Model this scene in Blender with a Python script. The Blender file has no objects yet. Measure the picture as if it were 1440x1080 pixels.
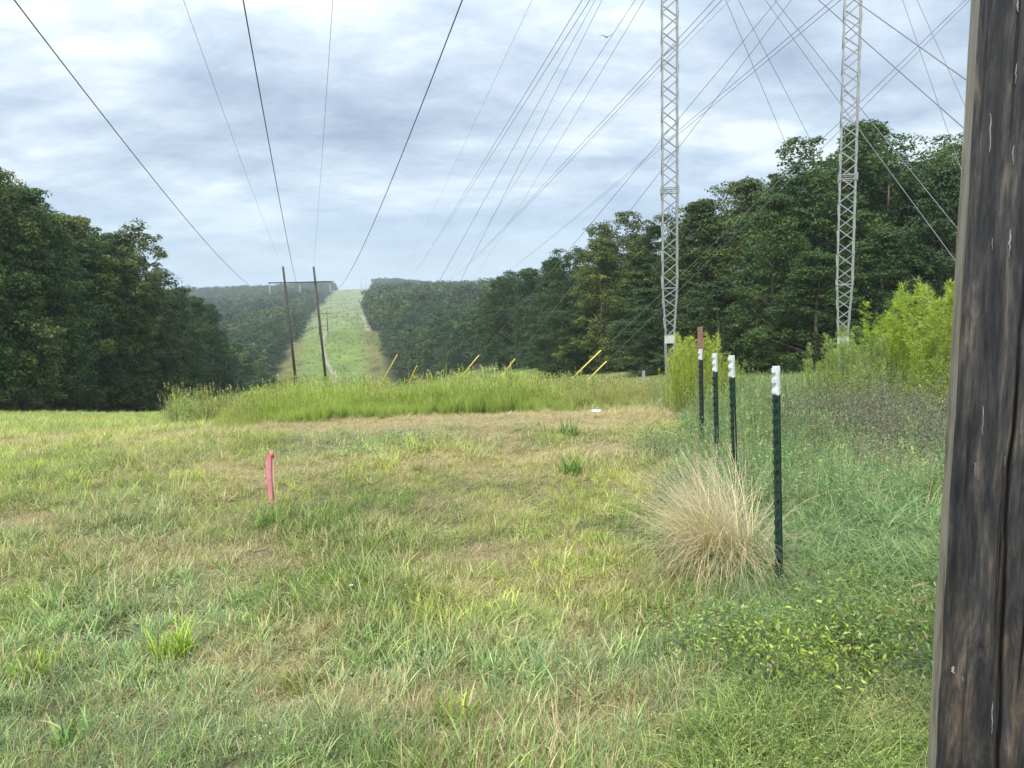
import bpy, math, random
import numpy as np
from mathutils import Matrix, Vector

R = math.radians
rng = np.random.default_rng(11)
random.seed(11)
SC = bpy.context.scene
COL = SC.collection

# ------------------------------------------------------------------ camera
EYE = 1.6
PITCH, ROLL, FPX = R(6.95), R(1.2), 1080.0
cam_d = bpy.data.cameras.new('camera')
cam = bpy.data.objects.new('camera', cam_d)
COL.objects.link(cam)
cam_d.sensor_width = 36
cam_d.lens = 36 * FPX / 1440
cam_d.clip_start = 0.05
cam_d.clip_end = 20000
CM = (Matrix.Translation((0, 0, EYE)) @ Matrix.Rotation(R(90) - PITCH, 4, 'X') @ Matrix.Rotation(-ROLL, 4, 'Z'))
cam.matrix_world = CM
SC.camera = cam
CR = np.array(CM.to_3x3())

# ------------------------------------------------------------------ sky, sun, exposure
world = bpy.data.worlds.new('World')
SC.world = world
world.use_nodes = True
SUN_EL, SUN_AZ = R(48), R(-150)       # behind the camera, to the left
SKY_STRENGTH = 0.1
wn, wl = world.node_tree.nodes, world.node_tree.links
wn.clear()
def N(nodes, typ, **kw):
    n = nodes.new(typ)
    for k, v in kw.items():
        if k.startswith('i_'):
            n.inputs[k[2:].replace('_', ' ')].default_value = v
        else:
            setattr(n, k, v)
    return n
def ramp(nodes, stops, interp='LINEAR'):
    n = nodes.new('ShaderNodeValToRGB')
    cr = n.color_ramp
    cr.interpolation = interp
    while len(cr.elements) < len(stops):
        cr.elements.new(0.5)
    for e, (p, c) in zip(cr.elements, stops):
        e.position = p
        e.color = (c[0], c[1], c[2], 1) if hasattr(c, '__len__') else (c, c, c, 1)
    return n
def mth(nodes, links, op, a, b=None, clamp=False):
    n = nodes.new('ShaderNodeMath')
    n.operation = op
    n.use_clamp = clamp
    for i, v in enumerate((a, b)):
        if v is None: continue
        if isinstance(v, (int, float)): n.inputs[i].default_value = v
        else: links.new(v, n.inputs[i])
    return n.outputs[0]
def mixc(nodes, links, fac, a, b, mode='MIX'):
    n = nodes.new('ShaderNodeMix')
    n.data_type = 'RGBA'
    n.blend_type = mode
    for sock, v in ((n.inputs[0], fac), (n.inputs[6], a), (n.inputs[7], b)):
        if isinstance(v, (int, float)): sock.default_value = v
        elif isinstance(v, tuple): sock.default_value = (v[0], v[1], v[2], 1)
        else: links.new(v, sock)
    return n.outputs[2]

sky = N(wn, 'ShaderNodeTexSky', sky_type='NISHITA', sun_disc=False, sun_elevation=SUN_EL, sun_rotation=SUN_AZ)
sky.air_density, sky.dust_density, sky.ozone_density = 1.0, 1.5, 1.5
tc = N(wn, 'ShaderNodeTexCoord')
sep = N(wn, 'ShaderNodeSeparateXYZ')
wl.new(tc.outputs['Generated'], sep.inputs[0])
zc = mth(wn, wl, 'MAXIMUM', sep.outputs[2], 0.0)
zd = mth(wn, wl, 'ADD', zc, 0.24)
px_ = mth(wn, wl, 'DIVIDE', sep.outputs[0], zd)
py_ = mth(wn, wl, 'DIVIDE', sep.outputs[1], zd)
cmb = N(wn, 'ShaderNodeCombineXYZ')
wl.new(px_, cmb.inputs[0]); wl.new(py_, cmb.inputs[1])
def cloudnoise(scale, detail, rough, dist, off, sx=1.0, sy=1.0):
    mp = N(wn, 'ShaderNodeMapping')
    mp.inputs['Location'].default_value = off
    mp.inputs['Scale'].default_value = (sx, sy, 1)
    wl.new(cmb.outputs[0], mp.inputs[0])
    n = N(wn, 'ShaderNodeTexNoise')
    n.inputs['Scale'].default_value = scale
    n.inputs['Detail'].default_value = detail
    n.inputs['Roughness'].default_value = rough
    n.inputs['Distortion'].default_value = dist
    wl.new(mp.outputs[0], n.inputs['Vector'])
    return n.outputs[0]
c1 = cloudnoise(1.15, 9, 0.58, 0.35, (3.1, 2.6, 0), 0.85, 1.0)    # large banks
c2 = cloudnoise(4.2, 10, 0.65, 0.3, (7.3, 2.2, 4), 0.8, 1.15)        # ragged texture
cc = mth(wn, wl, 'ADD', mth(wn, wl, 'MULTIPLY', c1, 0.72), mth(wn, wl, 'MULTIPLY', c2, 0.28))
bright = ramp(wn, [(0.37, (2.05, 2.6, 3.45)), (0.45, (2.8, 3.4, 4.25)), (0.52, (3.7, 4.35, 5.05)), (0.60, (5.3, 5.75, 5.95))])
wl.new(cc, bright.inputs[0])
# cloud cover thins and evens out near the horizon into a pale blue
el = ramp(wn, [(0.0, 0.05), (0.05, 0.35), (0.14, 0.8), (0.3, 1.0)])
wl.new(zc, el.inputs[0])
nish = mixc(wn, wl, 0.78, sky.outputs[0], (2.6, 3.5, 4.5))
base = mixc(wn, wl, el.outputs[0], nish, bright.outputs[0])
# higher sky is thinner cloud: gently brighter towards the zenith
up = ramp(wn, [(0.0, 1.0), (0.2, 0.97), (0.4, 1.12), (0.9, 2.4)])
wl.new(zc, up.inputs[0])
fin = mixc(wn, wl, 1.0, base, up.outputs[0], 'MULTIPLY')
bg = N(wn, 'ShaderNodeBackground')
bg.inputs[1].default_value = SKY_STRENGTH
wl.new(fin, bg.inputs[0])
wo = N(wn, 'ShaderNodeOutputWorld')
wl.new(bg.outputs[0], wo.inputs[0])

sl = bpy.data.lights.new('sun', 'SUN')
sl.energy = 2.2
sl.angle = R(10)
sl.color = (1.0, 0.95, 0.86)
so = bpy.data.objects.new('sun', sl)
COL.objects.link(so)
# Nishita sun_rotation is clockwise from +Y
sd = Vector((math.sin(SUN_AZ) * math.cos(SUN_EL), math.cos(SUN_AZ) * math.cos(SUN_EL), math.sin(SUN_EL)))
so.rotation_euler = (-sd).to_track_quat('-Z', 'Y').to_euler()
so.location = sd * 50

SC.view_settings.view_transform = 'Standard'
SC.view_settings.look = 'None'
SC.view_settings.exposure = 0.97
SC.view_settings.gamma = 1.0
SC.view_settings.use_curve_mapping = False
SC.render.engine = 'CYCLES'
SC.cycles.use_denoising = True
SC.cycles.max_bounces = 6
SC.cycles.diffuse_bounces = 3
SC.cycles.transmission_bounces = 4
SC.cycles.transparent_max_bounces = 6
SC.cycles.volume_bounces = 1

# ------------------------------------------------------------------ geometry helpers
def ray(px, py):
    v = CR @ np.array([(px - 720) / FPX, (540 - py) / FPX, -1.0])
    return v / v[1]
def P(px, py, Y):                     # the point seen at a pixel, Y metres ahead
    v = ray(px, py) * Y
    return np.array([v[0], v[1], v[2] + EYE])
CRi = CR.T
def proj(p):
    v = CRi @ (np.asarray(p, float) - np.array([0, 0, EYE]))
    return 720 + FPX * v[0] / -v[2], 540 - FPX * v[1] / -v[2]
def hz(px, Y):                        # world X of a column at eye level, Y metres ahead
    return ray(px, 408)[0] * Y

def vnoise(x, y, seed=0):
    xi, yi = np.floor(x).astype(np.int64), np.floor(y).astype(np.int64)
    fx, fy = x - xi, y - yi
    fx, fy = fx * fx * (3 - 2 * fx), fy * fy * (3 - 2 * fy)
    def h(a, b):
        n = (a * 374761393 + b * 668265263 + seed * 1442695041) & 0x7fffffff
        n = ((n ^ (n >> 13)) * 1274126177) & 0x7fffffff
        return ((n ^ (n >> 16)) & 0xffff) / 65535.0
    return (h(xi, yi) * (1 - fx) + h(xi + 1, yi) * fx) * (1 - fy) + (h(xi, yi + 1) * (1 - fx) + h(xi + 1, yi + 1) * fx) * fy
def fbm(x, y, s, seed=0, oct=4):
    x, y = np.asarray(x, float), np.asarray(y, float)
    v, a, t = 0, 1, 0
    for k in range(oct):
        v = v + a * vnoise(x * s * 2 ** k + 17.3 * k, y * s * 2 ** k - 9.1 * k, seed + k)
        t += a
        a *= 0.5
    return v / t
def sstep(a, b, x):
    t = np.clip((np.asarray(x, float) - a) / (b - a), 0, 1)
    return t * t * (3 - 2 * t)

# ------------------------------------------------------------------ terrain height
COLS = {
    -150: [(7, -.1), (10, -.5), (14, -1.1), (20, -2.0), (40, -4.8), (66, -8), (150, -18), (300, -28), (700, -25), (1500, -8), (4500, -10)],
    0: [(7, -.05), (9, -.25), (12, -.62), (20, -1.75), (40, -4.6), (66, -7.9), (150, -18), (300, -30), (700, -25), (1500, -8), (4500, -10)],
    200: [(7, 0), (9, -.12), (12, -.5), (20, -1.7), (40, -5), (88, -11.8), (150, -20), (300, -32), (600, -28), (1000, -15), (1500, -6), (2300, -25), (3000, 24), (3400, 10), (4500, -30)],
    350: [(7, 0), (10, -.05), (12, -.4), (20, -1.9), (50, -5.9), (115, -12.5), (200, -25), (290, -33), (390, -27), (600, -26), (1000, -14), (1500, -2), (2300, -25), (3000, 20), (3400, 10), (4500, -30)],
    480: [(7, 0), (10, 0), (12, -.35), (20, -1.9), (50, -5.9), (115, -13), (200, -26), (250, -33), (290, -32.5), (330, -25.5), (390, -15.7), (450, -27), (520, -24), (600, -18.5), (800, -13.2), (1100, -6.5), (1600, 9), (2200, -20), (4500, -30)],
    545: [(1300, 2), (1600, 9), (2200, -18)],
    600: [(7, 0), (10, 0), (12, -.35), (20, -1.6), (50, -5.6), (115, -12), (200, -22), (300, -27), (500, -18), (800, -8), (1100, -6), (1600, 1), (2200, -20), (4500, -20)],
    750: [(7, 0), (10, 0), (12, -.3), (20, -1.5), (50, -5.7), (110, -10.5), (200, -13), (400, -14), (1000, -10), (1600, -14), (3200, 24), (4500, 0)],
    950: [(7, 0), (10, 0), (12, -.25), (20, -1.2), (35, -2.95), (60, -5.6), (100, -8), (200, -9), (1000, -8), (4500, 0)],
    1200: [(7, 0), (10, 0), (12, -.1), (20, -.95), (35, -2.8), (70, -6.2), (150, -6.5), (1000, -6), (4500, 0)],
    1440: [(7, 0), (10, .02), (12, 0), (20, -.5), (35, -2.2), (70, -5), (200, -4), (1000, -6), (4500, 0)],
}
_c = []
for cpx, rows in COLS.items():
    for (Y, z) in rows:
        X = hz(cpx, Y)
        rr = math.hypot(X, Y)
        _c.append((math.atan2(X, Y) * 2.6, math.log(rr), (z - EYE) / rr))
_c = np.array(_c)
def _k(d2):
    return 0.5 * d2 * np.log(d2 + 1e-9)
_n = len(_c)
_A = np.zeros((_n + 3, _n + 3))
_d2 = (_c[:, None, 0] - _c[None, :, 0]) ** 2 + (_c[:, None, 1] - _c[None, :, 1]) ** 2
_A[:_n, :_n] = _k(_d2) + np.eye(_n) * 1e-4
_A[:_n, _n:] = np.c_[np.ones(_n), _c[:, :2]]
_A[_n:, :_n] = _A[:_n, _n:].T
_w = np.linalg.solve(_A, np.r_[_c[:, 2], 0, 0, 0])
def H(X, Y):
    X, Y = np.atleast_1d(np.asarray(X, float)), np.atleast_1d(np.asarray(Y, float))
    r = np.hypot(X, Y)
    th = np.arctan2(X, Y)
    a = np.clip(th, -0.72, 0.62) * 2.6
    l = np.log(np.clip(r, 7, 4500))
    s = _w[_n] + _w[_n + 1] * a + _w[_n + 2] * l
    for i0 in range(0, len(a), 20000):
        sl_ = slice(i0, i0 + 20000)
        d2 = (a[sl_, None] - _c[None, :, 0]) ** 2 + (l[sl_, None] - _c[None, :, 1]) ** 2
        s[sl_] += _k(d2) @ _w[:_n]
    z = EYE + s * np.clip(r, 7, 4500)
    z = z * sstep(5.5, 9, r)
    z = z * (1 - 0.7 * sstep(1.0, 2.2, np.abs(th)))
    bump = (fbm(X, Y, 0.55, 3, 3) - 0.5) * 0.06 + (fbm(X, Y, 2.3, 8, 2) - 0.5) * 0.045
    bump = bump * (1 - sstep(20, 60, r)) + (fbm(X, Y, 0.02, 5, 3) - 0.5) * 1.6 * sstep(60, 200, r)
    return z + bump
def h1(x, y):
    return float(H([x], [y])[0])
def ground_at(px, py, y0=1.5, y1=60):  # where a pixel's sight line meets the ground
    v = ray(px, py)
    Ys = np.geomspace(y0, y1, 500)
    zz = EYE + v[2] * Ys
    g = H(v[0] * Ys, Ys)
    i = np.argmax(zz < g)
    return v[0] * Ys[i], Ys[i]

# edges of the cleared strip (world X as a function of Y)
LE = np.array([(20, -60), (45, -50), (66, -47), (88, -46), (144, -60), (240, -78), (300, -94), (390, -113), (600, -160), (800, -205), (1600, -366), (2400, -520)])
RE = np.array([(20, 50), (55, 38), (70, 32), (108, 14), (150, 1), (200, -19), (290, -46), (390, -66), (600, -112), (800, -148), (1100, -192), (1600, -278), (2400, -420)])
def left_edge(Y): return np.interp(Y, LE[:, 0], LE[:, 1])
def right_edge(Y): return np.interp(Y, RE[:, 0], RE[:, 1])

# ------------------------------------------------------------------ object helpers
def mk_mesh(name, V, F, mats, smooth=False, attrs=None, fmat=None):
    me = bpy.data.meshes.new(name)
    V = np.asarray(V, dtype=np.float32)
    if isinstance(F, np.ndarray):
        k = F.shape[1]
        me.vertices.add(len(V)); me.vertices.foreach_set('co', V.ravel())
        me.loops.add(F.size); me.loops.foreach_set('vertex_index', F.astype(np.int32).ravel())
        me.polygons.add(len(F)); me.polygons.foreach_set('loop_start', np.arange(0, F.size, k, dtype=np.int32))
        me.update(calc_edges=True)
    else:
        me.from_pydata(V.tolist(), [], F)
    for m in (mats if isinstance(mats, (list, tuple)) else [mats]):
        me.materials.append(m)
    if fmat is not None:
        me.polygons.foreach_set('material_index', np.asarray(fmat, dtype=np.int32))
    if smooth:
        me.polygons.foreach_set('use_smooth', np.ones(len(me.polygons), dtype=bool))
    for k, a in (attrs or {}).items():
        a = np.asarray(a, dtype=np.float32)
        if a.ndim == 1:
            me.attributes.new(k, 'FLOAT', 'POINT').data.foreach_set('value', a)
        else:
            me.attributes.new(k, 'FLOAT_VECTOR', 'POINT').data.foreach_set('vector', a.ravel())
    return me
def link(name, data, parent=None, loc=None, **props):
    o = bpy.data.objects.new(name, data)
    COL.objects.link(o)
    if parent is not None: o.parent = parent
    if loc is not None: o.location = loc
    for k, v in props.items(): o[k] = v
    return o
def thing(name, label, cat, loc=(0, 0, 0), group=None):
    o = link(name, None, None, loc, label=label, category=cat)
    o.empty_display_size = 0.3
    if group: o['group'] = group
    return o

class MB:                              # collects shapes into one mesh
    def __init__(s): s.v, s.f = [], []
    def add(s, v, f):
        o = len(s.v)
        s.v += [tuple(map(float, p)) for p in v]
        s.f += [tuple(i + o for i in q) for q in f]
    def tube(s, pts, rad, n=8, cap=True):
        pts = [Vector(p) for p in pts]
        if not hasattr(rad, '__len__'): rad = [rad] * len(pts)
        rings = []
        ref = Vector((0.31, 0.17, 0.93))
        for i, p in enumerate(pts):
            d = (pts[min(i + 1, len(pts) - 1)] - pts[max(i - 1, 0)]).normalized()
            if abs(d.dot(ref)) > 0.97: ref = Vector((1, 0, 0))
            a = d.cross(ref).normalized(); b = d.cross(a)
            rings.append([p + (a * math.cos(2 * math.pi * k / n) + b * math.sin(2 * math.pi * k / n)) * rad[i] for k in range(n)])
        v = [q for r in rings for q in r]
        f = [(i * n + k, i * n + (k + 1) % n, (i + 1) * n + (k + 1) % n, (i + 1) * n + k) for i in range(len(pts) - 1) for k in range(n)]
        if cap: f += [tuple(range(n))[::-1], tuple((len(pts) - 1) * n + k for k in range(n))]
        s.add(v, f)
    def box(s, c, sz, rot=None):
        v = [Vector((x * sz[0] / 2, y * sz[1] / 2, z * sz[2] / 2)) for x in (-1, 1) for y in (-1, 1) for z in (-1, 1)]
        if rot is not None: v = [rot @ p for p in v]
        s.add([p + Vector(c) for p in v], [(0, 1, 3, 2), (4, 6, 7, 5), (0, 4, 5, 1), (2, 3, 7, 6), (0, 2, 6, 4), (1, 5, 7, 3)])
    def bar(s, a, b, w, t, side=(0, 0, 1)):   # flat bar between two points
        a, b = Vector(a), Vector(b)
        d = (b - a).normalized(); u = d.cross(Vector(side)).normalized(); n = u.cross(d)
        v = [p + u * (i * w / 2) + n * (j * t / 2) for p in (a, b) for i, j in ((-1, -1), (1, -1), (1, 1), (-1, 1))]
        s.add(v, [(0, 3, 2, 1), (4, 5, 6, 7), (0, 1, 5, 4), (1, 2, 6, 5), (2, 3, 7, 6), (3, 0, 4, 7)])
    def mesh(s, name, mat, smooth=False):
        return mk_mesh(name, np.array(s.v), s.f, mat, smooth)
    def build(s, name, mat, parent=None, smooth=False, **props):
        return link(name, s.mesh(name, mat, smooth), parent, **props)

# ------------------------------------------------------------------ materials
def mat(name):
    m = bpy.data.materials.new(name)
    m.use_nodes = True
    nt = m.node_tree
    nt.nodes.clear()
    out = nt.nodes.new('ShaderNodeOutputMaterial')
    return m, nt.nodes, nt.links, out
def attr(nodes, name, typ='GEOMETRY'):
    a = nodes.new('ShaderNodeAttribute')
    a.attribute_name = name
    a.attribute_type = typ
    return a
def noise(nodes, links, scale, detail=4, rough=0.55, vec=None, dist=0.0):
    n = nodes.new('ShaderNodeTexNoise')
    n.inputs['Scale'].default_value = scale
    n.inputs['Detail'].default_value = detail
    n.inputs['Roughness'].default_value = rough
    n.inputs['Distortion'].default_value = dist
    if vec is not None: links.new(vec, n.inputs['Vector'])
    return n.outputs[0]
def objvec(nodes, links, scale=(1, 1, 1)):
    t = nodes.new('ShaderNodeTexCoord')
    m = nodes.new('ShaderNodeMapping')
    m.inputs['Scale'].default_value = scale
    links.new(t.outputs['Object'], m.inputs[0])
    return m.outputs[0]

def leafy(name, instancer, trans=0.35, rough=0.55, straw=(0.52, 0.43, 0.25), spec=0.35):
    """foliage: colour = tint x per-leaf variation; some leaves dry"""
    m, n, l, out = mat(name)
    if instancer:
        tint = attr(n, 'tint', 'INSTANCER').outputs['Vector']
        dry = attr(n, 'dry', 'INSTANCER').outputs['Fac']
    else:
        oi = n.new('ShaderNodeObjectInfo')
        tint = oi.outputs['Color']
        dry = oi.outputs['Alpha']
    br = attr(n, 'br').outputs['Fac']
    t = attr(n, 't').outputs['Fac']
    v1 = ramp(n, [(0.0, (0.42, 0.50, 0.52)), (0.5, (0.95, 0.97, 0.92)), (0.82, (1.45, 1.38, 1.1)), (1.0, (2.3, 2.1, 1.75))])
    l.new(br, v1.inputs[0])
    col = mixc(n, l, 1.0, tint, v1.outputs[0], 'MULTIPLY')
    # dry blades: those whose random number falls under the plant's dryness
    b2 = mth(n, l, 'FRACT', mth(n, l, 'MULTIPLY', br, 7.31))
    isdry = mth(n, l, 'LESS_THAN', b2, dry)
    sv = ramp(n, [(0, (straw[0] * .45, straw[1] * .42, straw[2] * .42)), (0.5, straw), (1, (min(1, straw[0] * 1.35), straw[1] * 1.4, straw[2] * 1.5))])
    l.new(mth(n, l, 'FRACT', mth(n, l, 'MULTIPLY', br, 23.7)), sv.inputs[0])
    col = mixc(n, l, isdry, col, sv.outputs[0])
    # tips a little yellower
    tipf = mth(n, l, 'MULTIPLY', mth(n, l, 'POWER', t, 3.0), 0.25)
    col = mixc(n, l, tipf, col, mixc(n, l, 1.0, col, (1.5, 1.15, 0.7), 'MULTIPLY'))
    p = n.new('ShaderNodeBsdfPrincipled')
    p.inputs['Roughness'].default_value = rough
    p.inputs['Specular IOR Level'].default_value = spec
    l.new(col, p.inputs['Base Color'])
    tr = n.new('ShaderNodeBsdfTranslucent')
    l.new(mixc(n, l, 1.0, col, (1.15, 1.2, 0.7), 'MULTIPLY'), tr.inputs[0])
    mx = n.new('ShaderNodeMixShader')
    mx.inputs[0].default_value = trans
    l.new(p.outputs[0], mx.inputs[1]); l.new(tr.outputs[0], mx.inputs[2])
    l.new(mx.outputs[0], out.inputs[0])
    return m
M_GRASS = leafy('grass_blade', True, 0.35)
M_PLANT = leafy('plant_leaf', False, 0.35)
M_TREE = leafy('tree_leaf', False, 0.25, 0.5, (0.16, 0.09, 0.04), 0.2)
M_FAR = leafy('far_leaf', True, 0.2, 0.6, (0.1, 0.07, 0.03), 0.1)

def solid(name, color, rough=0.6, metal=0.0, var=0.25, scale=6.0, bump=0.0, vscale=(1, 1, 1), spec=0.5):
    m, n, l, out = mat(name)
    p = n.new('ShaderNodeBsdfPrincipled')
    ov = objvec(n, l, vscale)
    nz = noise(n, l, scale, 6, 0.6, ov)
    r = ramp(n, [(0.3, tuple(c * (1 - var) for c in color)), (0.5, color), (0.72, tuple(min(1, c * (1 + var)) for c in color))])
    l.new(nz, r.inputs[0])
    l.new(r.outputs[0], p.inputs['Base Color'])
    p.inputs['Roughness'].default_value = rough
    p.inputs['Metallic'].default_value = metal
    p.inputs['Specular IOR Level'].default_value = spec
    if bump:
        b = n.new('ShaderNodeBump')
        b.inputs['Strength'].default_value = bump
        b.inputs['Distance'].default_value = 0.01
        l.new(nz, b.inputs['Height'])
        l.new(b.outputs[0], p.inputs['Normal'])
    l.new(p.outputs[0], out.inputs[0])
    return m
M_BARK = solid('bark', (0.13, 0.10, 0.075), 0.85, 0, 0.4, 3, 0.4, (1, 1, 0.2))
M_GALV = solid('galvanised_steel', (0.27, 0.28, 0.285), 0.55, 0.3, 0.22, 4, 0.0)
M_GALV2 = solid('weathered_steel', (0.30, 0.31, 0.33), 0.5, 0.35, 0.25, 3, 0.0)
M_PLATE = solid('zinc_plate', (0.46, 0.48, 0.48), 0.45, 0.1, 0.12, 4)
M_WIRE = solid('wire_aluminium', (0.10, 0.11, 0.13), 0.55, 0.3, 0.15, 2)
M_GUY = solid('guy_strand', (0.15, 0.16, 0.175), 0.5, 0.4, 0.15, 2)
M_YEL = solid('yellow_plastic', (0.72, 0.56, 0.10), 0.45, 0, 0.12, 5)
M_POLE = solid('pole_wood', (0.055, 0.048, 0.045), 0.85, 0, 0.4, 2, 0.2, (1, 1, 0.1))
M_INS = solid('insulator_glass', (0.55, 0.58, 0.60), 0.25, 0, 0.1, 5)
M_TGREEN = solid('dark_green_paint', (0.014, 0.040, 0.030), 0.34, 0, 0.75, 45, 0.3)
M_TWHITE = solid('white_paint', (0.62, 0.64, 0.65), 0.5, 0, 0.25, 45, 0.1)
M_LATH = solid('pine_lath', (0.50, 0.36, 0.22), 0.75, 0, 0.25, 12, 0.2, (4, 4, 0.5))
M_STAKE = solid('brown_stake', (0.23, 0.125, 0.095), 0.8, 0, 0.25, 14, 0.2, (3, 3, 0.5))
M_BIRD = solid('bird_feather', (0.05, 0.055, 0.07), 0.7, 0, 0.3, 12)
M_PAPER = solid('white_plastic_scrap', (0.78, 0.78, 0.84), 0.4, 0, 0.1, 14)
M_TRACK = solid('track_sand', (0.24, 0.225, 0.13), 0.9, 0, 0.3, 0.12)

def ribbon_mat():
    m, n, l, out = mat('pink_ribbon')
    p = n.new('ShaderNodeBsdfPrincipled')
    ov = objvec(n, l)
    r = ramp(n, [(0.3, (0.82, 0.20, 0.26)), (0.7, (0.88, 0.36, 0.48))])
    l.new(noise(n, l, 14, 3, 0.5, ov), r.inputs[0])
    l.new(r.outputs[0], p.inputs['Base Color'])
    p.inputs['Roughness'].default_value = 0.35
    tr = n.new('ShaderNodeBsdfTranslucent')
    tr.inputs[0].default_value = (0.9, 0.32, 0.42, 1)
    mx = n.new('ShaderNodeMixShader'); mx.inputs[0].default_value = 0.4
    l.new(p.outputs[0], mx.inputs[1]); l.new(tr.outputs[0], mx.inputs[2]); l.new(mx.outputs[0], out.inputs[0])
    return m
M_PINK = ribbon_mat()

def ground_mat():
    m, n, l, out = mat('ground_earth')
    p = n.new('ShaderNodeBsdfPrincipled')
    p.inputs['Roughness'].default_value = 0.95
    p.inputs['Specular IOR Level'].default_value = 0.1
    col = attr(n, 'col').outputs['Vector']
    g = n.new('ShaderNodeNewGeometry')
    n1 = noise(n, l, 26, 8, 0.75, g.outputs['Position'])
    n2 = noise(n, l, 0.9, 6, 0.7, g.outputs['Position'])
    n3 = noise(n, l, 0.13, 8, 0.75, g.outputs['Position'])
    a = ramp(n, [(0.3, 0.45), (0.5, 0.95), (0.72, 1.7)]); l.new(n1, a.inputs[0])
    b = ramp(n, [(0.3, (0.8, 0.8, 0.8)), (0.7, (1.25, 1.2, 1.1))]); l.new(n2, b.inputs[0])
    c = ramp(n, [(0.32, (0.62, 0.68, 0.66)), (0.5, (1, 1, 1)), (0.68, (1.35, 1.28, 1.05))]); l.new(n3, c.inputs[0])
    col = mixc(n, l, 1.0, col, a.outputs[0], 'MULTIPLY')
    col = mixc(n, l, 1.0, col, b.outputs[0], 'MULTIPLY')
    col = mixc(n, l, 1.0, col, c.outputs[0], 'MULTIPLY')
    l.new(col, p.inputs['Base Color'])
    bp = n.new('ShaderNodeBump')
    bp.inputs['Strength'].default_value = 0.7
    bp.inputs['Distance'].default_value = 0.03
    l.new(n1, bp.inputs['Height']); l.new(bp.outputs[0], p.inputs['Normal'])
    l.new(p.outputs[0], out.inputs[0])
    return m
M_GROUND = ground_mat()

# ------------------------------------------------------------------ the cover of the field: colour and dryness by place
STRAW_SPOTS = [(560, 590, 3.2, .8, 1.3), (700, 588, 2.0, .6, 1.1), (860, 582, 1.2, .9, 1.0), (430, 594, 1.6, .5, 1.2)]
DRY_SPOTS = [(200, 790, .85, .45, .75), (690, 720, .45, .3, .55), (700, 785, .6, .3, .7), (860, 830, .45, .25, .65), (640, 745, .4, .25, .5), (45, 620, 3.0, 1.2, .75),
             (1240, 820, .35, .2, .5), (850, 640, 1.6, .5, .6), (560, 660, 1.2, .6, .5), (640, 830, .5, .2, .55), (380, 790, .35, .25, .6), (720, 905, .5, .2, .5), (560, 1000, .5, .2, .5),
             (300, 660, 1.2, .5, .45), (910, 625, .9, .6, .7), (950, 700, .5, .5, .4), (820, 1010, .4, .2, .45), (200, 1000, .5, .2, .35), (1000, 960, .3, .2, .5), (25, 735, .4, .2, .6)]
def _spots(lst):
    o = []
    for px, py, sx, sy, a in lst:
        x, y = ground_at(px, py)
        o.append((x, y, sx, sy, a))
    return o
STRAW_W, DRY_W = _spots(STRAW_SPOTS), _spots(DRY_SPOTS)
# line between the mown field and the rough on the right, along the fence posts
ROUGH = [ground_at(965, 600), ground_at(945, 700), ground_at(985, 800), ground_at(985, 900), ground_at(930, 1070)]
ROUGH = np.array(sorted(((y, x) for x, y in ROUGH)))
print('rough line', ROUGH.tolist())
def rough_w(X, Y):
    xe = np.interp(Y, ROUGH[:, 0], ROUGH[:, 1]) + (fbm(X, Y, 1.3, 21, 2) - .5) * .7
    return sstep(-.25, .35, X - xe)
def dryness(X, Y):
    d = 0.10 + 0.30 * sstep(.49, .71, fbm(X, Y, 0.9, 31, 4)) + .25 * sstep(.5, .7, fbm(X, Y, 3.1, 37, 2))
    for x, y, sx, sy, a in DRY_W + STRAW_W:
        wob = 1 + (fbm(X, Y, 1.6, 41, 2) - .5) * 1.2
        d = d + a * .68 * np.exp(-(((X - x) / sx) ** 2 + ((Y - y) / sy) ** 2) * wob)
    return np.clip(d, 0, 1)
def grass_tint(X, Y):
    a = fbm(X, Y, 0.8, 51, 4)[:, None]
    b = fbm(X, Y, 0.35, 61, 3)[:, None]
    c = fbm(X, Y, 2.7, 71, 2)[:, None]
    yg = np.array([0.37, 0.445, 0.125])       # yellow green
    gg = np.array([0.225, 0.31, 0.105])      # mid green
    bl = np.array([0.29, 0.39, 0.22])        # blue grey green
    t = gg + (yg - gg) * sstep(.38, .62, a)
    t = t + (bl - t) * sstep(.52, .70, b) * .75
    t = t * (0.78 + 0.5 * c)
    # brighter fresh grass on the left
    lf = (sstep(-2.0, -5.0, X) * sstep(4.5, 7, Y))[:, None]
    t = t + (np.array([0.35, 0.43, 0.12]) - t) * lf * .55
    return t

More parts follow.
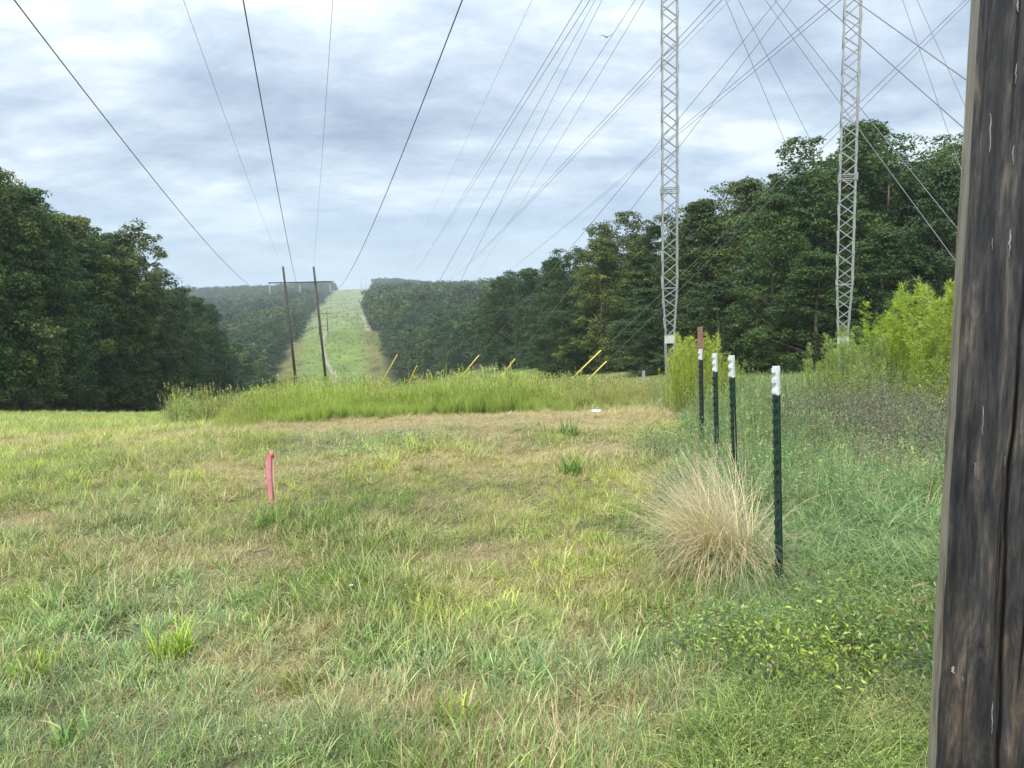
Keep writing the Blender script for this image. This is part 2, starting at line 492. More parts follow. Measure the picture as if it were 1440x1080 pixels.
# ------------------------------------------------------------------ ground sheet
def build_ground():
    ths = np.concatenate([np.linspace(-0.72, 0.72, 330), np.linspace(0.78, 2 * math.pi - 0.78, 60)])
    rs = np.concatenate([[0.0], np.geomspace(0.35, 20, 200), np.geomspace(20.5, 4500, 230)])
    nt_, nr = len(ths), len(rs)
    T, Rr = np.meshgrid(ths, rs)
    X, Y = (Rr * np.sin(T)).ravel(), (Rr * np.cos(T)).ravel()
    Z = H(X, Y)
    i, j = np.meshgrid(np.arange(nr - 1), np.arange(nt_), indexing='ij')
    i, j = i.ravel(), j.ravel()
    j2 = (j + 1) % nt_
    F = np.c_[i * nt_ + j, i * nt_ + j2, (i + 1) * nt_ + j2, (i + 1) * nt_ + j]
    r = np.hypot(X, Y)
    gt = grass_tint(X, Y)
    d = dryness(X, Y)[:, None]
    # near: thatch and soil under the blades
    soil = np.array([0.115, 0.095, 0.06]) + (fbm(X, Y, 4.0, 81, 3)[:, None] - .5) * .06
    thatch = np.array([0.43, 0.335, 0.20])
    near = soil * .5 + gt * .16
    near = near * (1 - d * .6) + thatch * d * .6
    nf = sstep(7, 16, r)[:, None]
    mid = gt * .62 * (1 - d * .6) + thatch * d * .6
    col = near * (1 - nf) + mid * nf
    # far: the cleared strip
    f1 = fbm(X, Y, 0.035, 91, 4)[:, None]
    f2 = fbm(X, Y, 0.009, 95, 3)[:, None]
    strip = np.array([0.125, 0.19, 0.06]) * (0.6 + 0.8 * f1) + np.array([0.05, 0.03, 0.01]) * f2
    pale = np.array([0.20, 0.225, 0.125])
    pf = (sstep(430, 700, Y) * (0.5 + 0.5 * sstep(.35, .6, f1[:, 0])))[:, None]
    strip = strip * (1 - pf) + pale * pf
    le, re = left_edge(Y), right_edge(Y)
    tl, trr = X - le, re - X
    brown = np.array([0.16, 0.105, 0.062])
    bw = (np.exp(-((tl - 5) / 5) ** 2) * .95 + np.exp(-((trr - 5) / 4.5) ** 2) * .9) * sstep(230, 260, Y) * (1 - sstep(400, 470, Y))
    bw = np.clip(bw * (0.35 + .75 * f1[:, 0]), 0, 1)[:, None]
    strip = strip * (1 - bw) + brown * bw
    # darker brush lines across the slope
    dl = (np.exp(-((Y - 308 + 5 * np.sin(X * .12)) / 2.5) ** 2) + np.exp(-((Y - 392 - (X + 90) * .25 + 3 * np.sin(X * .2)) / 5) ** 2)) * sstep(.4, .55, fbm(X, Y, .06, 99, 2))
    strip = strip * (1 - .45 * dl[:, None])
    inside = (sstep(-2, 2, tl) * sstep(-2, 2, trr))[:, None]
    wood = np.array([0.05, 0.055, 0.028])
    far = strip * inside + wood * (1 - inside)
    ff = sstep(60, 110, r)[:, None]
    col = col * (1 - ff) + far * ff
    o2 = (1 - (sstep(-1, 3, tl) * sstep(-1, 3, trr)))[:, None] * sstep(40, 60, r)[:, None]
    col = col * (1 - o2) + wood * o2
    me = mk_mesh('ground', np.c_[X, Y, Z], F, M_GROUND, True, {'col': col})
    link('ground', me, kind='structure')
build_ground()

def drape(name, pix, w, m, lift=0.15, label=None):
    """a track laid on the far slope through pixels given with their depth"""
    pts = [(hz(px, Y), Y) for px, Y in pix]
    ys = np.linspace(0, 1, 60)
    seg = np.linspace(0, 1, len(pts))
    xs = np.interp(ys, seg, [p[0] for p in pts]); yy = np.interp(ys, seg, [p[1] for p in pts])
    V, F = [], []
    for i in range(60):
        a, b = max(i - 1, 0), min(i + 1, 59)
        dx, dy = xs[b] - xs[a], yy[b] - yy[a]
        L = math.hypot(dx, dy); nx, ny = -dy / L, dx / L
        ww = w * (0.8 + 0.4 * random.random())
        for s in (-1, -.33, .33, 1):
            x, y = xs[i] + nx * s * ww / 2, yy[i] + ny * s * ww / 2
            V.append((x, y, h1(x, y) + (lift if abs(s) < .5 else lift * .2)))
    for i in range(59):
        for k in range(3):
            F.append((i * 4 + k, i * 4 + k + 1, i * 4 + k + 5, i * 4 + k + 4))
    link(name, mk_mesh(name, np.array(V), F, m, True), kind='structure')
drape('dirt_track', [(477, 262), (470, 290), (462, 310), (453, 330), (449, 350), (452, 372), (456, 392)], 1.9, M_TRACK, .25)
drape('gravel_road', [(572, 300), (545, 385), (532, 430), (520, 480), (512, 560), (508, 640)], 3.4, M_TRACK, .5)

# ------------------------------------------------------------------ blades and leaves as arrays
def blades(n, L, W, lean, curl, spread, g, seg=3, flat=0.0, az=None, zoff=0.0):
    """n tapering bent blades; returns verts, faces, br, t"""
    L = g.uniform(L[0], L[1], n); W = g.uniform(W[0], W[1], n)
    lean = g.uniform(lean[0], lean[1], n); curl = g.uniform(curl[0], curl[1], n)
    a = g.uniform(0, 2 * math.pi, n) if az is None else g.normal(az[0], az[1], n)
    rr = spread * np.sqrt(g.uniform(0, 1, n)); ra = g.uniform(0, 2 * math.pi, n)
    bx, by = rr * np.cos(ra), rr * np.sin(ra)
    d = np.c_[np.cos(a), np.sin(a)]
    tw = a + math.pi / 2 + g.normal(0, .5, n)
    s = np.c_[np.cos(tw), np.sin(tw)]
    k = seg * 2 + 1
    V = np.zeros((n, k, 3)); T = np.zeros((n, k))
    x = np.zeros(n); z = np.zeros(n) + zoff
    th = lean.copy()
    for i in range(seg + 1):
        t = i / seg
        w = W * (1 - t ** 1.6) * (0.75 + .5 * t) / 2
        c = np.c_[bx + d[:, 0] * x, by + d[:, 1] * x, z]
        if i < seg:
            V[:, 2 * i, :] = c; V[:, 2 * i, :2] += s * w[:, None]
            V[:, 2 * i + 1, :] = c; V[:, 2 * i + 1, :2] -= s * w[:, None]
            T[:, 2 * i] = T[:, 2 * i + 1] = t
        else:
            V[:, 2 * seg, :] = c; T[:, 2 * seg] = 1
        x = x + np.sin(th) * L / seg
        z = z + np.cos(th) * L / seg
        z = np.maximum(z, flat)
        th = th + curl
    F = []
    base = np.arange(n) * k
    for i in range(seg - 1):
        F.append(np.c_[base + 2 * i, base + 2 * i + 1, base + 2 * i + 3]); F.append(np.c_[base + 2 * i, base + 2 * i + 3, base + 2 * i + 2])
    F.append(np.c_[base + 2 * seg - 2, base + 2 * seg - 1, base + 2 * seg])
    br = np.repeat(g.uniform(0, 1, n), k)
    return V.reshape(-1, 3), np.concatenate(F), br, T.ravel()
def leaves(C, Nn, size, g, aspect=0.55, fold=0.15):
    """rhombic folded leaves at centres C facing Nn"""
    n = len(C)
    Nn = Nn / (np.linalg.norm(Nn, axis=1, keepdims=True) + 1e-9)
    r = g.normal(0, 1, (n, 3)); u = np.cross(Nn, r); u /= np.linalg.norm(u, axis=1, keepdims=True) + 1e-9
    v = np.cross(Nn, u)
    s = (size * g.uniform(.65, 1.3, n))[:, None]
    V = np.stack([C - u * s * .5, C + v * s * aspect * .5 + Nn * s * fold, C + u * s * .5, C - v * s * aspect * .5 + Nn * s * fold], 1).reshape(-1, 3)
    b = np.arange(n) * 4
    F = np.concatenate([np.c_[b, b + 1, b + 2], np.c_[b, b + 2, b + 3]])
    return V, F, np.repeat(g.uniform(0, 1, n), 4), np.zeros(n * 4) + .3
def join(parts):
    V, F, B, T, o = [], [], [], [], 0
    for v, f, b, t in parts:
        V.append(v); F.append(f + o); B.append(b); T.append(t); o += len(v)
    return np.concatenate(V), np.concatenate(F), np.concatenate(B), np.concatenate(T)
def leafmesh(name, parts, m):
    V, F, B, T = join(parts) if isinstance(parts, list) else parts
    return mk_mesh(name, V, F, m, False, {'br': B, 't': T})

def gn_scatter(name, pts, rot, scl, idx, tint, dry, protos):
    """one 'stuff' object: a cloud of points, each carrying one of the prototype tufts"""
    me = bpy.data.meshes.new(name)
    n = len(pts)
    me.vertices.add(n); me.vertices.foreach_set('co', np.asarray(pts, np.float32).ravel())
    for k, a in (('rot', rot), ('scl', scl), ('tint', tint)):
        me.attributes.new(k, 'FLOAT_VECTOR', 'POINT').data.foreach_set('vector', np.asarray(a, np.float32).ravel())
    me.attributes.new('dry', 'FLOAT', 'POINT').data.foreach_set('value', np.asarray(dry, np.float32))
    me.attributes.new('idx', 'INT', 'POINT').data.foreach_set('value', np.asarray(idx, np.int32))
    o = link(name, me, kind='stuff')
    pc = bpy.data.collections.new(name + '_tufts')
    for i, p in enumerate(protos):
        po = bpy.data.objects.new('%s_tuft_%02d' % (name, i), p)
        pc.objects.link(po)
    ng = bpy.data.node_groups.new(name + '_scatter', 'GeometryNodeTree')
    ng.interface.new_socket('Geometry', in_out='INPUT', socket_type='NodeSocketGeometry')
    ng.interface.new_socket('Geometry', in_out='OUTPUT', socket_type='NodeSocketGeometry')
    nn, ll = ng.nodes, ng.links
    gi, go = nn.new('NodeGroupInput'), nn.new('NodeGroupOutput')
    ci = nn.new('GeometryNodeCollectionInfo')
    ci.inputs['Collection'].default_value = pc
    ci.inputs['Separate Children'].default_value = True
    ci.inputs['Reset Children'].default_value = True
    ip = nn.new('GeometryNodeInstanceOnPoints')
    ip.inputs['Pick Instance'].default_value = True
    def na(nm, t):
        a = nn.new('GeometryNodeInputNamedAttribute'); a.data_type = t; a.inputs['Name'].default_value = nm
        return a.outputs['Attribute']
    ll.new(gi.outputs[0], ip.inputs['Points'])
    ll.new(ci.outputs[0], ip.inputs['Instance'])
    ll.new(na('idx', 'INT'), ip.inputs['Instance Index'])
    e2r = nn.new('FunctionNodeEulerToRotation')
    ll.new(na('rot', 'FLOAT_VECTOR'), e2r.inputs[0])
    ll.new(e2r.outputs[0], ip.inputs['Rotation'])
    ll.new(na('scl', 'FLOAT_VECTOR'), ip.inputs['Scale'])
    ll.new(ip.outputs[0], go.inputs[0])
    md = o.modifiers.new('scatter', 'NODES')
    md.node_group = ng
    return o

# ------------------------------------------------------------------ field grass
g = np.random.default_rng(5)
PROT = []
def tuft(parts): PROT.append(leafmesh('grass_tuft', parts, M_GRASS)); return len(PROT) - 1
T_FINE = [tuft([blades(40, (.05, .13), (.0018, .0034), (0, .6), (.05, .5), .06, g)]) for _ in range(5)]
T_MID = [tuft([blades(28, (.07, .17), (.003, .006), (.1, .9), (.05, .55), .07, g), blades(8, (.06, .12), (.003, .006), (.8, 1.4), (0, .3), .09, g)]) for _ in range(5)]
T_CRAB = [tuft([blades(20, (.07, .17), (.007, .0125), (.5, 1.3), (.1, .45), .06, g), blades(6, (.1, .2), (.005, .008), (.1, .5), (.1, .4), .05, g)]) for _ in range(5)]
T_THATCH = [tuft([blades(24, (.06, .17), (.0026, .0055), (1.0, 1.6), (-.15, .15), .12, g, flat=.006, zoff=.012)]) for _ in range(4)]
def weedlets(n, R0, hgt, sz):
    c = np.c_[g.normal(0, R0, n), g.normal(0, R0, n), g.uniform(.01, hgt, n)]
    nn_ = np.c_[g.normal(0, .5, n), g.normal(0, .5, n), np.ones(n)]
    return leaves(c, nn_, sz, g, .6, .1)
T_LEAF = [tuft([weedlets(60, .055, .07, .014), blades(8, (.05, .12), (.002, .004), (0, .7), (0, .4), .05, g)]) for _ in range(4)]
T_STALK = [tuft([blades(5, (.14, .30), (.002, .003), (0, .45), (0, .2), .05, g), blades(14, (.05, .14), (.003, .006), (.2, 1.0), (.1, .5), .06, g)]) for _ in range(3)]
NSHORT = len(PROT)

def wedge(n, r0, r1, power, a0=-0.70, a1=0.66):
    """points in the visible sector; density ~ r**-power per area"""
    u = g.uniform(0, 1, n)
    e = 2 - power
    r = (r0 ** e + u * (r1 ** e - r0 ** e)) ** (1 / e) if abs(e) > 1e-3 else r0 * (r1 / r0) ** u
    a = g.uniform(a0, a1, n)
    return r * np.sin(a), r * np.cos(a)

def field_grass():
    X, Y = wedge(85000, 1.5, 75, 1.5)
    le, re = left_edge(Y), right_edge(Y)
    keep = (X > le - 1) & (rough_w(X, Y) < g.uniform(0.2, 1.0, len(X)))
    # bare spots between the tufts
    keep &= g.uniform(0, 1, len(X)) > .55 * sstep(.56, .72, fbm(X, Y, 2.6, 101, 3))
    X, Y = X[keep], Y[keep]
    Xt, Yt = wedge(60000, 1.5, 26, 1.5)
    dt = dryness(Xt, Yt)
    kt = (rough_w(Xt, Yt) < .5) & (g.uniform(0, 1, len(Xt)) < dt * 1.1 - .12)
    Xt, Yt = Xt[kt], Yt[kt]
    n0 = len(X)
    X, Y = np.r_[X, Xt], np.r_[Y, Yt]
    n = len(X)
    r = np.hypot(X, Y)
    d = dryness(X, Y)
    kindn = fbm(X, Y, 0.8, 111, 3) + g.normal(0, .11, n)
    k2 = g.uniform(0, 1, n)
    idx = np.where(kindn < .40, g.choice(T_FINE, n), np.where(kindn < .50, g.choice(T_MID, n), g.choice(T_CRAB, n)))
    idx = np.where(k2 < .07, g.choice(T_LEAF, n), idx)
    idx = np.where((k2 > .60) & (k2 < .85) & (r < 5), g.choice(T_CRAB, n), idx)
    idx = np.where((k2 > .93), g.choice(T_STALK, n), idx)
    idx = np.where(g.uniform(0, 1, n) < d * .55, g.choice(T_THATCH, n), idx)
    idx = np.where(np.arange(n) >= n0, g.choice(T_THATCH, n), idx)
    ht = .45 + 1.05 * fbm(X, Y, 1.3, 121, 4) ** 1.5 + g.normal(0, .12, n)
    ht *= .84
    ht *= 1 - .45 * sstep(.4, .9, d)
    s = np.clip(ht, .4, 2) * (1 + .035 * np.clip(r - 4, 0, 40))
    tint = grass_tint(X, Y) * g.uniform(.7, 1.3, (n, 1)) * (1 + g.normal(0, .06, (n, 3)))
    rot = np.c_[g.normal(0, .12, n), g.normal(0, .12, n), g.uniform(0, 6.28, n)]
    gn_scatter('field_grass', np.c_[X, Y, H(X, Y) - .004], rot, np.c_[s, s, s * g.uniform(.8, 1.2, n)], idx, np.clip(tint, .01, .9), np.clip(d + g.normal(0, .08, n), .03, .95), PROT[:NSHORT])
field_grass()

# ------------------------------------------------------------------ tall grass on the crest
P2 = []
def seedhead(n, L, lean, spread, hs=(.06, .11)):
    """thin culms each ending in a narrow seed head of short scales"""
    out = []
    Ls = g.uniform(L[0], L[1], n)
    for i in range(n):
        a, le_ = g.uniform(0, 6.28), g.uniform(*lean)
        bx, by = g.normal(0, spread), g.normal(0, spread)
        d = np.array([math.cos(a) * math.sin(le_), math.sin(a) * math.sin(le_), math.cos(le_)])
        top = np.array([bx, by, 0]) + d * Ls[i]
        w = .0028
        s = np.array([-math.sin(a), math.cos(a), 0]) * w / 2
        b0 = np.array([bx, by, 0])
        br = g.uniform(0, 1)
        out.append((np.array([b0 - s, b0 + s, top + s * .6, top - s * .6]), np.array([[0, 1, 2], [0, 2, 3]]), np.full(4, br), np.array([0, 0, 1, 1.])))
        hl = g.uniform(*hs)
        m_ = 9
        tt = g.uniform(0, 1, m_)
        C = top - d * hl * tt[:, None] + g.normal(0, .006, (m_, 3))
        V, F, B, T = leaves(C, g.normal(0, 1, (m_, 3)), .028, g, .4, .1)
        out.append((V, F, np.full(len(V), br), T + .5))
    return out
T_TALL = []
for _ in range(5):
    P2.append(leafmesh('tall_grass_tuft', [blades(80, (.45, .85), (.0045, .0085), (0, .32), (.02, .28), .10, g, 4), blades(20, (.2, .45), (.005, .01), (.1, .7), (.1, .4), .12, g)], M_GRASS))
    T_TALL.append(len(P2) - 1)
T_SEED = []
for _ in range(4):
    P2.append(leafmesh('seeding_grass_tuft', seedhead(12, (.5, .95), (0, .3), .09) + [blades(30, (.25, .6), (.004, .008), (.05, .6), (.05, .4), .10, g, 4)], M_GRASS))
    T_SEED.append(len(P2) - 1)
T_WEED = []
def stemweed(n, Hh, lsz, nl, w=.10, up=.4):
    out = []
    for i in range(n):
        a, le_ = g.uniform(0, 6.28), g.uniform(0, .3)
        b0 = np.array([g.normal(0, w), g.normal(0, w), 0]); L = g.uniform(Hh * .6, Hh)
        d = np.array([math.cos(a) * math.sin(le_), math.sin(a) * math.sin(le_), math.cos(le_)])
        s = np.array([-math.sin(a), math.cos(a), 0]) * .004
        top = b0 + d * L
        br = g.uniform(0, 1)
        out.append((np.array([b0 - s, b0 + s, top + s * .5, top - s * .5]), np.array([[0, 1, 2], [0, 2, 3]]), np.full(4, br), np.array([0, 0, 0.3, .3])))
        t = g.uniform(.15, 1, nl)
        off = g.normal(0, 1, (nl, 3)); off[:, 2] = np.abs(off[:, 2]) * up
        off /= np.linalg.norm(off, axis=1, keepdims=True)
        C = b0 + d * (L * t[:, None]) + off * (lsz * (1.3 - .7 * t))[:, None]
        nn_ = np.cross(off, g.normal(0, 1, (nl, 3))) + np.array([0, 0, .8])
        out.append(leaves(C, nn_, lsz, g, .35, .08))
    return out
for _ in range(4):
    P2.append(leafmesh('leafy_weed_tuft', stemweed(7, .7, .06, 30), M_GRASS)); T_WEED.append(len(P2) - 1)

def crest_grass():
    Xs, Ys, S, I, TT, D = [], [], [], [], [], []
    def put(x, y, s, idx, tint, dry):
        Xs.append(x); Ys.append(y); S.append(s); I.append(idx); TT.append(tint); D.append(dry)
    # front line of the band, ground points of the photo's front edge
    fr = np.array([(hz(p, q), q) for p, q in ((300, 9.4), (350, 9.5), (420, 9.7), (520, 10.0), (600, 10.1), (700, 10.3), (790, 10.4), (860, 10.7), (930, 11.4), (975, 11.8))])
    n = 9500
    u = g.uniform(0, 1, n)
    k = g.uniform(0, 1, n) ** 1.4
    fx = np.interp(u, np.linspace(0, 1, len(fr)), fr[:, 0]); fy = np.interp(u, np.linspace(0, 1, len(fr)), fr[:, 1])
    x = fx * (1 + k * .5); y = fy - .25 + .5 * fbm(fx * 1.7, fy, 1, 137, 3) + k * 5.5 + g.normal(0, .16, n)
    h = fbm(x, y, 1.1, 131, 4)
    # fresh green on the left two thirds, browner towards the right
    green = 1 - sstep(.66, .78, u + g.normal(0, .05, n))
    seed = (g.uniform(0, 1, n) < np.where(green > .5, .20, .42)) | (u < .12)
    idx = np.where(seed, g.choice(T_SEED, n), g.choice(T_TALL, n))
    s = np.where(seed, .66, .58) * (0.5 + .9 * h) * (1 - .38 * sstep(.55, .88, u)) * (.35 + .65 * sstep(0, .22, k + .1 * fbm(x * 3, y * 3, 1, 133, 2))) * g.uniform(.85, 1.15, n)
    # shorter at the left end
    s *= .35 + .65 * sstep(-.02, .24, u)
    ct = np.array([0.29, 0.385, 0.10])[None, :] * green[:, None] + np.array([0.27, 0.34, 0.11])[None, :] * (1 - green)[:, None]
    ct = ct * (0.75 + .5 * fbm(x, y, 1.1, 141, 3))[:, None]
    dry = np.where(green > .5, .05, .28) + .15 * seed
    put(x, y, s, idx, ct, dry)
    # rank growth along the foot of the left wood and down the slope
    n = 3800
    yy = g.uniform(14, 110, n)
    xx = left_edge(yy) + g.uniform(.2, 4.5, n)
    put(xx, yy, g.uniform(.7, 1.5, n), np.where(g.uniform(0, 1, n) < .5, g.choice(T_SEED, n), g.choice(T_WEED, n)), np.array([0.16, 0.20, 0.07])[None, :] * g.uniform(.6, 1.2, (n, 1)), g.uniform(.1, .4, n))
    # slope beyond the crest, seen over the band
    n = 17000
    r = g.uniform(16, 70, n); a = g.uniform(-.42, .42, n)
    xx, yy = r * np.sin(a), r * np.cos(a)
    ok = (xx > left_edge(yy) + 3) & (xx < right_edge(yy) + 4)
    xx, yy = xx[ok], yy[ok]; n = len(xx)
    put(xx, yy, g.uniform(.65, 1.05, n) * (1 - .62 * sstep(-.12, .05, xx / yy)), np.where(g.uniform(0, 1, n) < .45, g.choice(T_SEED, n), g.choice(T_TALL + T_WEED, n)), np.array([0.24, 0.32, 0.10])[None, :] * g.uniform(.65, 1.2, (n, 1)), g.uniform(.08, .35, n))
    X, Y, S_, I_, T_, D_ = map(np.concatenate, (Xs, Ys, S, I, TT, D))
    n = len(X)
    rot = np.c_[g.normal(0, .08, n), g.normal(0, .08, n), g.uniform(0, 6.28, n)]
    gn_scatter('tall_grass', np.c_[X, Y, H(X, Y) - .01], rot, np.c_[S_ * 1.1, S_ * 1.1, S_], I_, T_, D_, P2)
crest_grass()

# ------------------------------------------------------------------ rough grass along the fence line
P3 = []
for _ in range(6):   # long arching lush blades
    az = (g.uniform(0, 6.28), .9)
    P3.append(leafmesh('rank_grass_tuft', [blades(34, (.30, .62), (.006, .011), (.15, .8), (.22, .55), .10, g, 5, flat=.03), blades(20, (.2, .5), (.005, .009), (.5, 1.3), (.1, .4), .13, g, 4, flat=.02)], M_GRASS))
for _ in range(4): P3.append(leafmesh('small_leaf_weed', stemweed(10, .34, .024, 60, .09), M_GRASS))
for _ in range(3): P3.append(leafmesh('seeding_rough_grass', seedhead(9, (.55, 1.0), (0, .4), .09) + [blades(24, (.25, .6), (.004, .008), (.1, .7), (.1, .4), .10, g, 4)], M_GRASS))
for _ in range(3): P3.append(leafmesh('tall_leaf_weed', stemweed(7, .8, .03, 70, .11), M_GRASS))
def rough_grass():
    X, Y = wedge(34000, 1.6, 42, 1.3, -.02, .68)
    w = rough_w(X, Y)
    keep = (w > g.uniform(0.15, 1, len(X))) & (X < right_edge(Y) + 3)
    # only right of the crest band further out
    keep &= (Y < 8.5) | (X / Y > .18)
    for bp, by, br_ in ((1322, 6.9, .8), (1240, 7.3, .9), (1170, 7.6, .65), (1300, 6.0, .5)):
        keep &= (np.hypot(X - hz(bp, by), (Y - by) * 1.1) > br_) | (g.uniform(0, 1, len(X)) < .12)
    X, Y = X[keep], Y[keep]; n = len(X)
    px = 720 + 1080 * X / Y
    dep = Y
    zone = fbm(X, Y, .9, 151, 3) + g.normal(0, .08, n)
    k = g.uniform(0, 1, n)
    idx = np.where(k < .62, g.integers(0, 6, n), g.integers(6, 10, n))
    # leafy weeds low in the foreground
    fore = (Y < 3.3)
    idx = np.where(fore & (k > .60), g.integers(6, 10, n), idx)
    mid = (Y > 4.8)
    Yw_ = Y + (fbm(X, Y, 1.7, 177, 3) - .5) * 1.5
    idx = np.where(mid & (k > .60), g.integers(10, 13, n), idx)
    idx = np.where(mid & (k > .88), g.integers(13, 16, n), idx)
    s = .50 + .45 * fbm(X, Y, 1.2, 161, 2)
    s = s * np.where(idx >= 10, .80, 1.0)
    s = np.where(fore, s * .62, s)
    arch = (Yw_ > 3.8) & (Yw_ < 6.2) & (k < .8)
    idx = np.where(arch, g.integers(0, 6, n), idx)
    s = np.where(arch, s * 1.15, s)
    s *= .55 + .45 * w[keep]
    s *= 1 - .35 * sstep(8.5, 13, Y)
    s *= 1 - .6 * np.exp(-(((X - 1.27) / .45) ** 2 + ((Y - 3.5) / .5) ** 2))
    # kept lower right beside the posts
    blue = np.array([0.24, 0.35, 0.18]); yel = np.array([0.31, 0.39, 0.11]); olive = np.array([0.245, 0.325, 0.165])
    Yw = Y + (fbm(X, Y, 1.7, 175, 3) - .5) * 3.0
    t = blue + (yel - blue) * (sstep(3.7, 2.7, Yw) * .75)[:, None]
    t = t * np.where(idx < 6, 1.12, .95)[:, None]
    t = t + (olive - t) * (sstep(5.2, 7.5, Yw) * .6)[:, None]
    t = .9 * t * (.7 + .6 * zone)[:, None] * g.uniform(.82, 1.18, (n, 1))
    dry = np.clip(.05 + .25 * sstep(.5, .7, fbm(X, Y, 1.5, 171, 3)), 0, 1) * np.where(idx >= 10, .5, 1)
    rot = np.c_[g.normal(0, .15, n), g.normal(0, .15, n), g.uniform(0, 6.28, n)]
    gn_scatter('rough_grass', np.c_[X, Y, H(X, Y) - .01], rot, np.c_[s, s, s], idx, t, dry, P3)
rough_grass()

# ------------------------------------------------------------------ straw clump fallen against the posts
def straw_clump():
    cx, cy = ground_at(1040, 822)
    cx, cy = cx - .01, cy + .22
    z0 = h1(cx, cy)
    gg = np.random.default_rng(77)
    parts = []
    n = 900
    # culms rise from the crown and fall over in a fan towards the left and towards the viewer
    for az, cnt, L, ln, cu in ((2.9, 420, (.40, .80), (.05, .8), (.05, .38)), (4.3, 330, (.30, .66), (.1, .9), (.15, .55)), (5.4, 70, (.3, .5), (.2, .9), (.2, .45)), (2.2, 300, (.40, .80), (.05, .8), (.05, .34)), (.4, 50, (.35, .55), (.2, .8), (.2, .4)), (3.6, 300, (.2, .5), (1.0, 1.55), (-.15, .2)), (1.2, 120, (.3, .6), (.1, .9), (.0, .5))):
        parts.append(blades(int(cnt * 1.6), (L[0] * 1.2, L[1] * 1.2), (.0018, .0036), ln, cu, .17, gg, 6, flat=.02, az=(az, .75)))
    V, F, B, T = join(parts)
    me = mk_mesh('culms', V, F, M_PLANT, False, {'br': B, 't': T})
    th = thing('dry_grass_clump', 'pale straw clump of fallen dry grass at the foot of the nearest fence post', 'grass clump', (cx, cy, z0))
    o = link('culms', me, th); o.color = (.60, .52, .41, .0)
    V, F, B, T = join([blades(420, (.15, .42), (.004, .009), (.1, 1.0), (.1, .45), .36, gg, 4)])
    o = link('green_blades', mk_mesh('green_blades', V, F, M_PLANT, False, {'br': B, 't': T}), th); o.color = (.17, .27, .10, .2)
straw_clump()

# ------------------------------------------------------------------ feathery weeds
def plume(g_, h, w, n):
    """an upright stem with side sprays, each dressed in thread-like leaflets"""
    nbr = max(n // 10, 6)
    t = np.sort(g_.uniform(.06, 1, nbr)); a = g_.uniform(0, 6.28, nbr)
    env = w * np.clip(1.2 - t, .10, 1) * g_.uniform(.55, 1.15, nbr)
    lean = g_.uniform(.45, 1.0, nbr)
    d = np.c_[np.cos(a) * np.sin(lean), np.sin(a) * np.sin(lean), np.cos(lean)]
    b = np.c_[np.zeros(nbr), np.zeros(nbr), t * h]
    m_ = 16
    q = np.tile(np.linspace(.1, 1, m_), nbr)
    bi = np.repeat(np.arange(nbr), m_)
    p0 = b[bi] + d[bi] * (env[bi] * q)[:, None]
    p0[:, 2] += env[bi] * .25 * q ** 2
    e = d[bi] * .8 + g_.normal(0, .55, (len(bi), 3)); e /= np.linalg.norm(e, axis=1, keepdims=True)
    L = .06 * h * (1.15 - .6 * q) * g_.uniform(.6, 1.2, len(bi))
    tip = p0 + e * L[:, None]
    s = np.cross(e, g_.normal(0, 1, e.shape)); s /= np.linalg.norm(s, axis=1, keepdims=True)
    s *= .0020 * h
    mid = (p0 + tip) / 2
    V = np.stack([p0, mid - s, tip, mid + s], 1).reshape(-1, 3)
    k = np.arange(len(bi)) * 4
    br = np.clip(np.repeat(g_.uniform(0, 1, nbr), m_) * .5 + g_.uniform(0, 1, len(bi)) * .5, 0, 1)
    return V, np.concatenate([np.c_[k, k + 1, k + 2], np.c_[k, k + 2, k + 3]]), np.repeat(br, 4), np.repeat(q, 4) * .6 + .3
def weed_bush(name, label, px, Y, top_py, wpx, color, dry=.03, nst=26, seed=1, nl=420, depth=.6, fuzz=.24, dip=.45, group=None):
    gg = np.random.default_rng(seed)
    x, y = hz(px, Y), Y
    z = h1(x, y)
    top = P(px, top_py, Y)[2]
    Hh = top - z
    Wm = wpx / FPX * Y / 2
    parts, stems = [], MB()
    for i in range(nst):
        ux, uy = gg.uniform(-1, 1), gg.uniform(-1, 1)
        bx, by = ux * Wm * .8, uy * depth * Wm * .8
        hh = Hh * (1 - dip * (ux * ux)) * gg.uniform(.72, 1.02)
        lx, ly = ux * .12 + gg.normal(0, .07), uy * .10 + gg.normal(0, .06)
        v, f, b, t = plume(gg, hh, fuzz * hh * gg.uniform(.6, 1.0), nl)
        zz = v[:, 2].copy()
        v[:, 0] += bx + lx * zz; v[:, 1] += by + ly * zz
        parts.append((v, f, b, t))
        stems.tube([(bx, by, -.03), (bx + lx * hh * .5, by + ly * hh * .5, hh * .5), (bx + lx * hh, by + ly * hh, hh * .97)], [.006, .004, .0015], 4, False)
    th = thing(name, label, 'weed', (x, y, z), group)
    V, F, B, T = join(parts)
    o = link('foliage', mk_mesh('foliage', V, F, M_PLANT, False, {'br': B, 't': T}), th); o.color = (*color, dry)
    stems.build('stems', M_STEM, th)
    return th
M_STEM = solid('weed_stem', (0.16, 0.17, 0.07), 0.8, 0, .3, 5)
YG = (0.33, 0.42, 0.085)
weed_bush('feathery_weed', 'bright yellow-green feathery weed behind the farthest white-topped fence post', 985, 9.6, 466, 104, (.37, .44, .09), .02, 64, 1, 460, .7)
weed_bush('feathery_weed', 'small feathery weed left of the farthest fence post, before the left mast foot', 955, 11.2, 482, 40, (0.27, 0.36, 0.05), .04, 12, 9, 400, .7)
weed_bush('feathery_weed', 'tall lime-green feathery weed right beside the timber post, highest of the weeds', 1338, 8.6, 378, 120, YG, .02, 34, 2, 600, .6, .19, .25)
